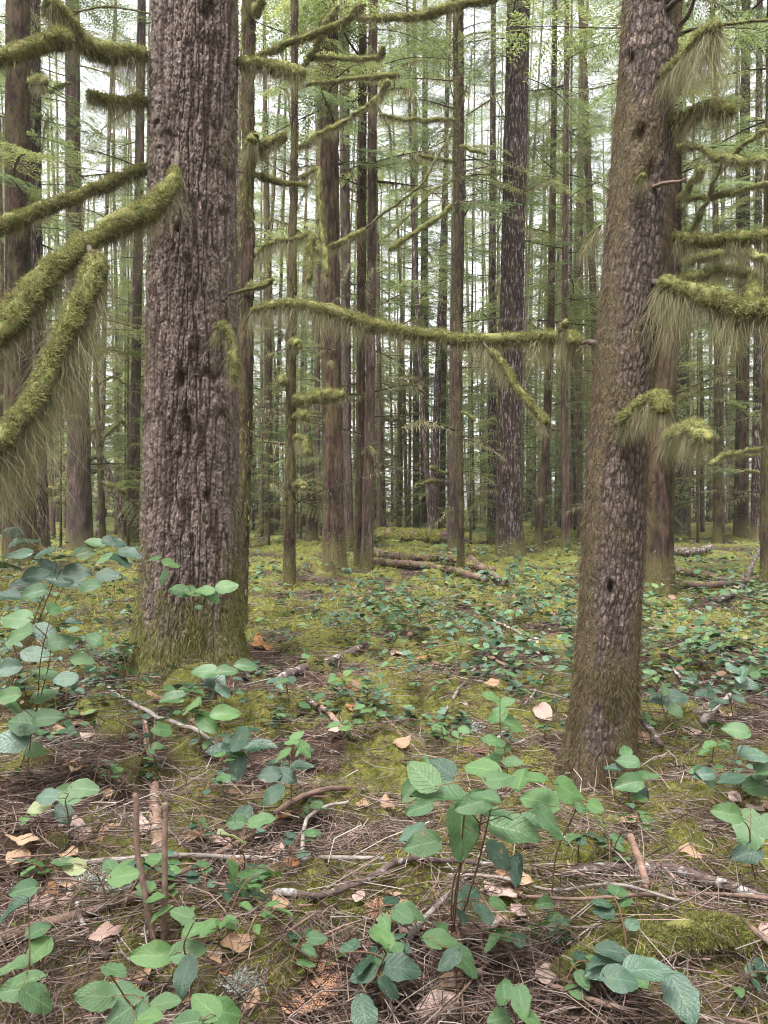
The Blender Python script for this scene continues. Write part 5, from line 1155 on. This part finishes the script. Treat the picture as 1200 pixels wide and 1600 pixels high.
# dead leaves, rusty cedar sprays, lichen tufts
DL = [(97, 1298, 44, 1), (187, 1300, 40, 0), (60, 1322, 40, 0), (40, 1340, 36, 0), (215, 1312, 36, 1), (178, 1250, 30, 0), (90, 1420, 40, 1), (60, 1432, 36, 1), (90, 1395, 34, 0), (150, 1502, 44, 1), (228, 1545, 50, 0), (215, 1560, 40, 2), (182, 1470, 34, 1), (390, 1484, 36, 0), (320, 1372, 30, 0), (335, 1320, 28, 1), (440, 1410, 34, 1), (130, 1155, 44, 1), (105, 1150, 34, 0), (240, 1100, 32, 0), (310, 1145, 30, 2), (655, 1475, 44, 1), (760, 1395, 40, 1), (790, 1385, 34, 0), (710, 1575, 52, 1), (690, 1560, 36, 0), (890, 1362, 34, 0), (973, 1296, 34, 0), (1152, 1250, 26, 1), (1190, 1272, 40, 0), (840, 1545, 32, 1), (815, 1432, 30, 1), (678, 1045, 24, 0), (668, 1078, 22, 1), (730, 1175, 34, 2), (822, 1010, 24, 1), (840, 1128, 30, 1), (820, 1140, 26, 0), (545, 1318, 26, 1), (1095, 1150, 30, 1), (535, 1150, 24, 1), (610, 1270, 26, 0), (20, 1375, 32, 1), (400, 1005, 26, 2), (395, 1012, 26, 2), (1195, 1460, 50, 1), (250, 1465, 30, 1), (280, 1560, 30, 0), (100, 1345, 30, 0), (560, 1085, 22, 2), (470, 1235, 24, 1), (1180, 1240, 24, 0)]
dl = ('curled tan dead leaf lying on the litter', 'faded pinkish dead leaf lying on the litter', 'rust brown dead leaf lying on the litter'); dg = ('tan dead leaves', 'pinkish dead leaves', 'rust brown dead leaves')
for k in range(40): DL.append((prng.uniform(0, 1200), prng.uniform(1000, 1600), prng.uniform(18, 30), int(prng.integers(3))))
for x, y, sz, kd in DL:
    p = ground_px(x, y); s = sz / F * p.y * 1.25; a = prng.uniform(0, 6.28)
    o = place_leaf(None, p + Vector((0, 0, 0.035)), Vector((math.cos(a), math.sin(a), prng.normal() * 0.15)), Vector((prng.normal() * 0.3, -0.25 + prng.normal() * 0.25, 1)), s, kd, int(prng.integers(7)), True, 'dead_leaf')
    pl = ' ' + near_place(x, y); tag(o, dl[kd].replace(' lying on the litter', '') + pl, 'leaf', dg[kd] + pl)
RUST = mat_strand('dead_cedar_foliage', 0.15)
for (x, y, ang, L, lab) in ((450, 1640, 66, 0.30, 'rusty orange dead cedar spray lying flat beside the salal seedling'), (560, 1455, 25, 0.22, 'small rusty dead cedar spray above the larger one'), (480, 1560, 75, 0.24, 'rusty dead cedar tip overlapping the larger spray'), (800, 1415, 100, 0.14, 'small orange dead cedar fragment under the fullest salal')):
    p = ground_px(x, y); V, Q, C = spray(np.random.default_rng(int(x)), 20, 5, (0.40, 0.23, 0.15), 1.0); a = math.radians(ang)
    V = V * np.array([L, L * 0.75, L * 0.4])
    C = np.clip(C * np.random.default_rng(2).uniform(.8, 1.2, (len(C), 1)), 0, .8)
    M = np.array(Matrix.Rotation(a, 3, 'Z')); V = V @ M.T; V[:, :2] += 0
    zz = ground_z(V[:, 0] + p.x, V[:, 1] + p.y) - p.z; V[:, 2] += zz + 0.05
    o = new_obj('dead_cedar_spray', make_mesh('dead_cedar_spray', V, Q, col=C, smooth=False), RUST); o.location = p; tag(o, lab, 'dead spray')
for (x, y, s, lab) in ((150, 1388, .07, 'pale grey lichen tuft beside the bleached white stick'), (195, 1072, .10, 'pale lichen tuft at the foot of the massive fir'), (380, 1552, .05, 'tiny whitish lichen tuft by the rusty cedar spray'), (735, 1145, .07, 'grey-green lichen tuft behind the climbing salal stem'), (190, 1395, .05, 'small lichen tuft by the upright cut stems')):
    p = ground_px(x, y); m = 420; r = np.random.default_rng(int(x)); d = r.normal(size=(m, 3)); d[:, 2] = abs(d[:, 2])
    V, Q, T, C = strands(r.normal(size=(m, 3)) * np.array([s, s, s * .3]) * .6 + [0, 0, .03], d, r.uniform(.015, .05, m), np.full(m, .0035), 0.0, 3, vary((0.46, 0.50, 0.44), m, r, .2, .03), r, .5)
    o = new_obj('lichen_tuft', make_mesh('lichen_tuft', V, Q, T, C), MOSS); o.location = p; tag(o, lab, 'lichen')
# fir seedling twig lying green on the moss
p = ground_px(1045, 1372); V, Q, C = spray(np.random.default_rng(3), 14, 4, (0.17, 0.24, 0.13))
o = new_obj('fir_twig', make_mesh('fir_twig', V * np.array([.24, .2, .24]) + [0, 0, .06], Q, col=C), NEEDLE); o.location = p; o.rotation_euler.z = 2.2; tag(o, 'pale green fir twig resting on the lichen-spotted branch', 'twig')

# ------------------------------------------------------------------ damp air between the trees
def haze_box():
    x0, x1, y0, y1, z0, z1 = -330, 330, -70, 430, -3.0, 48.0
    V = [(x, y, z) for x in (x0, x1) for y in (y0, y1) for z in (z0, z1)]
    Q = [(0, 1, 3, 2), (4, 6, 7, 5), (0, 4, 5, 1), (2, 3, 7, 6), (0, 2, 6, 4), (1, 5, 7, 3)]
    m = bpy.data.materials.new('haze_air'); m.use_nodes = True; nt = m.node_tree; nt.nodes.remove(nt.nodes['Principled BSDF'])
    v = nt.nodes.new('ShaderNodeVolumePrincipled'); v.inputs['Color'].default_value = (0.97, 0.98, 0.97, 1); v.inputs['Density'].default_value = HAZE
    nt.links.new(v.outputs[0], nt.nodes['Material Output'].inputs['Volume'])
    o = new_obj('haze', make_mesh('haze', np.array(V, float), Q, smooth=False), m, kind='stuff'); o['label'] = 'damp pale air between the trees'
HAZE = 0.0005
if HAZE: haze_box()
